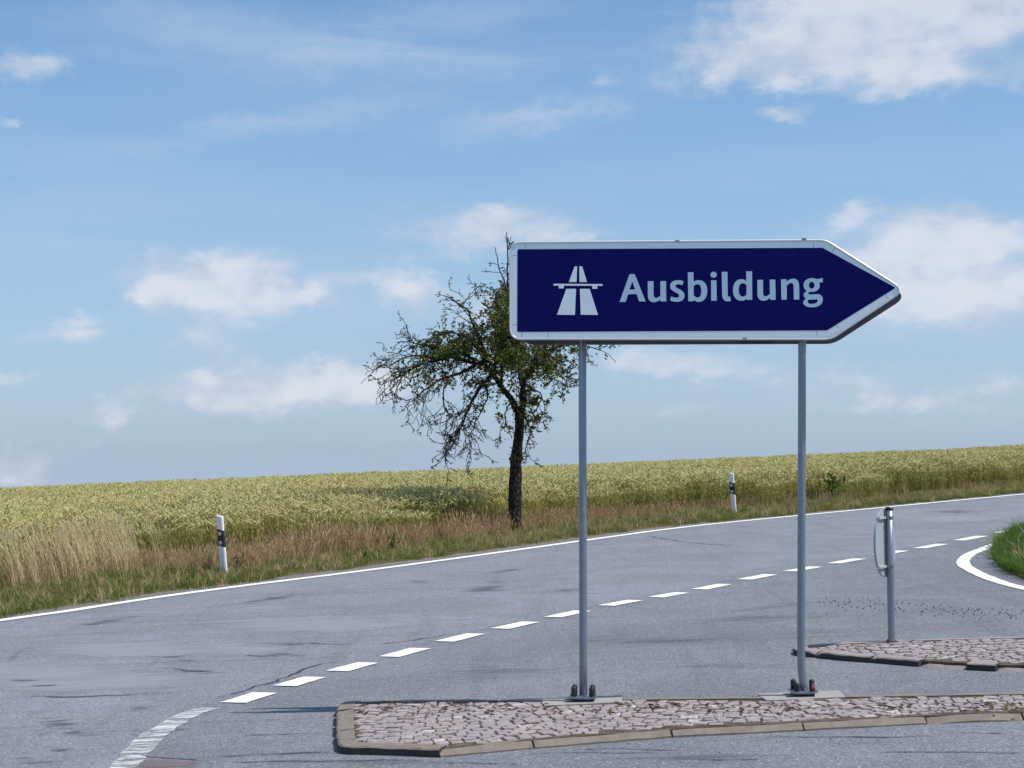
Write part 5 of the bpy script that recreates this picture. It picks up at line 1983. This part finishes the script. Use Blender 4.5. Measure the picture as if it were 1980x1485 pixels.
    for _ in range(260):
        g = gp(rs.uniform(0, 1980), rs.uniform(1150, 1480))
        P.append((g.x, g.y, plane_z(g.x, g.y) + .016, rs.uniform(0, 6), rs.uniform(0, 6), rs.uniform(0, 6), rs.uniform(.1, .35), rs.randrange(4)))
    scatter('loose_stones', [M['chip']], protos, P, 'loose dark stone chips scattered on the junction asphalt', 'stones')


verge()


def litter():
    rs = random.Random(64)
    protos = []
    for _ in range(4):
        L, W = rs.uniform(.03, .06), rs.uniform(.010, .022)
        v = [Vector((-L, 0, .004)), Vector((-.2 * L, -W, .012)), Vector((L, .1 * W, .006)), Vector((.1 * L, W, .014)), Vector((0, 0, 0))]
        f = [(0, 1, 4), (1, 2, 4), (2, 3, 4), (3, 0, 4)]
        protos.append((v, f, [0] * 4))
    P = []
    while len(P) < 230:
        px, py = rs.uniform(690, 1980), rs.gauss(1368, 7)
        if not (1357 < py < 1386) or (1070 < px < 1185 and py < 1372) or (1500 < px < 1610 and py < 1360):
            continue
        g = gp(px, py, KH)
        P.append((g.x, g.y, g.z + .004, rs.gauss(0, .2), rs.gauss(0, .2), rs.gauss(0, .7), rs.uniform(.3, .85), rs.randrange(4)))
    scatter('plant_litter', [M['litter']], protos, P, 'dry brown plant litter lying between the cobbles below the arrow sign', 'litter')


litter()


def weeds():
    rs = random.Random(31)
    spots = [((1606, 966), .62, 60, 'dark bushy weed at the wheat edge right of the right sign post', None),
             ((1690, 957), .36, 30, 'small pale-flowered weed at the wheat edge beyond the round sign', 1),
             ((372, 1128), .17, 26, 'low broad-leaved weed left of the nearer marker post', None),
             ((462, 1106), .26, 34, 'leafy green weed right of the foot of the nearer marker post', None),
             ((566, 1106), .17, 26, 'low green weed at the road edge right of the nearer marker post', None),
             ((705, 1085), .17, 22, 'low weed at the road edge left of the tree', None),
             ((762, 1064), .28, 28, 'small dark green weed in the dry grass left of the tree', None),
             ((1300, 1010), .16, 20, 'low weed at the road edge between the tree and the farther marker post', None),
             ((1440, 996), .20, 24, 'green weed at the foot of the farther marker post', None)]
    for (px, py), size, n, lab, fl in spots:
        g = gpf(px, py)
        z = g.z + .012
        v, f, mi = weed_clump(rs, n, size, 0, fl)
        me = mesh('weed', v, f)
        me.materials.append(M['weed'])
        me.materials.append(M['flower'])
        me.polygons.foreach_set('material_index', mi)
        o = link('weed', me)
        o.location = (g.x, g.y, z)
        tag(o, lab, 'weed', 'weeds along the verge')


weeds()


def grass_corner():
    """raised grass corner at the right-hand edge"""
    rs = random.Random(77)
    near = [gp(*p) for p in [(2120, 1152), (2040, 1137), (1980, 1122), (1952, 1111), (1932, 1098), (1925, 1086), (1925, 1076), (1932, 1062), (1950, 1046), (1980, 1033), (2030, 1019), (2100, 1003)]]
    ctr = on_plane(near[5].x + 3.2, near[5].y - .2)
    pts = near
    n = len(pts)
    far = on_plane(sum(p.x for p in (pts[0], pts[-1])) / 2 + 3, (pts[0].y + pts[-1].y) / 2)
    v, f = [], []
    rings = 6
    for j in range(rings):
        q = j / (rings - 1)
        hh = 0.012 + 0.10 * math.sin(min(1, q * 2.2) * math.pi / 2)
        for p in pts:
            w = Vector((p.x, p.y, 0)).lerp(Vector((far.x, far.y, 0)), q)
            v.append(on_plane(w.x, w.y, hh + rs.uniform(0, .015) * (j > 0)))
    for j in range(rings - 1):
        for i in range(n - 1):
            f.append((j * n + i, j * n + i + 1, (j + 1) * n + i + 1, (j + 1) * n + i))
    tag(link('grass_bank', mesh('grass_bank', v, f, True), M['verge']), kind='structure')
    poly = [(p.x, p.y) for p in pts] + [(far.x, far.y)]
    P = []
    xs, ys = [p[0] for p in poly], [p[1] for p in poly]
    tries = 0
    while len(P) < 5200 and tries < 90000:
        tries += 1
        x, y = rs.uniform(min(xs) - .1, max(xs)), rs.uniform(min(ys), max(ys))
        if not inside(poly, x, y) or not bool(in_view(np.array([x]), np.array([y]), 190)[0]):
            continue
        P.append((x, y, plane_z(x, y) + .05, rs.gauss(0, .15), rs.gauss(0, .15), rs.uniform(0, 6.28), rs.uniform(.7, 1.25), (rs.choice((0, 0, 1, 2, 2)) if rs.random() < .965 else rs.choice((3, 4)))))
    protos = [blade_tuft(rs, 18, .07, .20, .07, .008, 0, .45), blade_tuft(rs, 14, .10, .24, .07, .007, 0, .40), blade_tuft(rs, 14, .08, .20, .07, .010, 0, .5), blade_tuft(rs, 5, .14, .24, .06, .005, 1, .3, (.6, .012, 1)),
              blade_tuft(rs, 3, .14, .24, .06, .005, 0, .3, (.5, .018, 2))]
    scatter('corner_grass', [M['lush'], M['dry'], M['flower']], protos, P, 'lush green grass corner inside the curved white line at the right', 'grass')


grass_corner()
print('objects', len(bpy.data.objects))
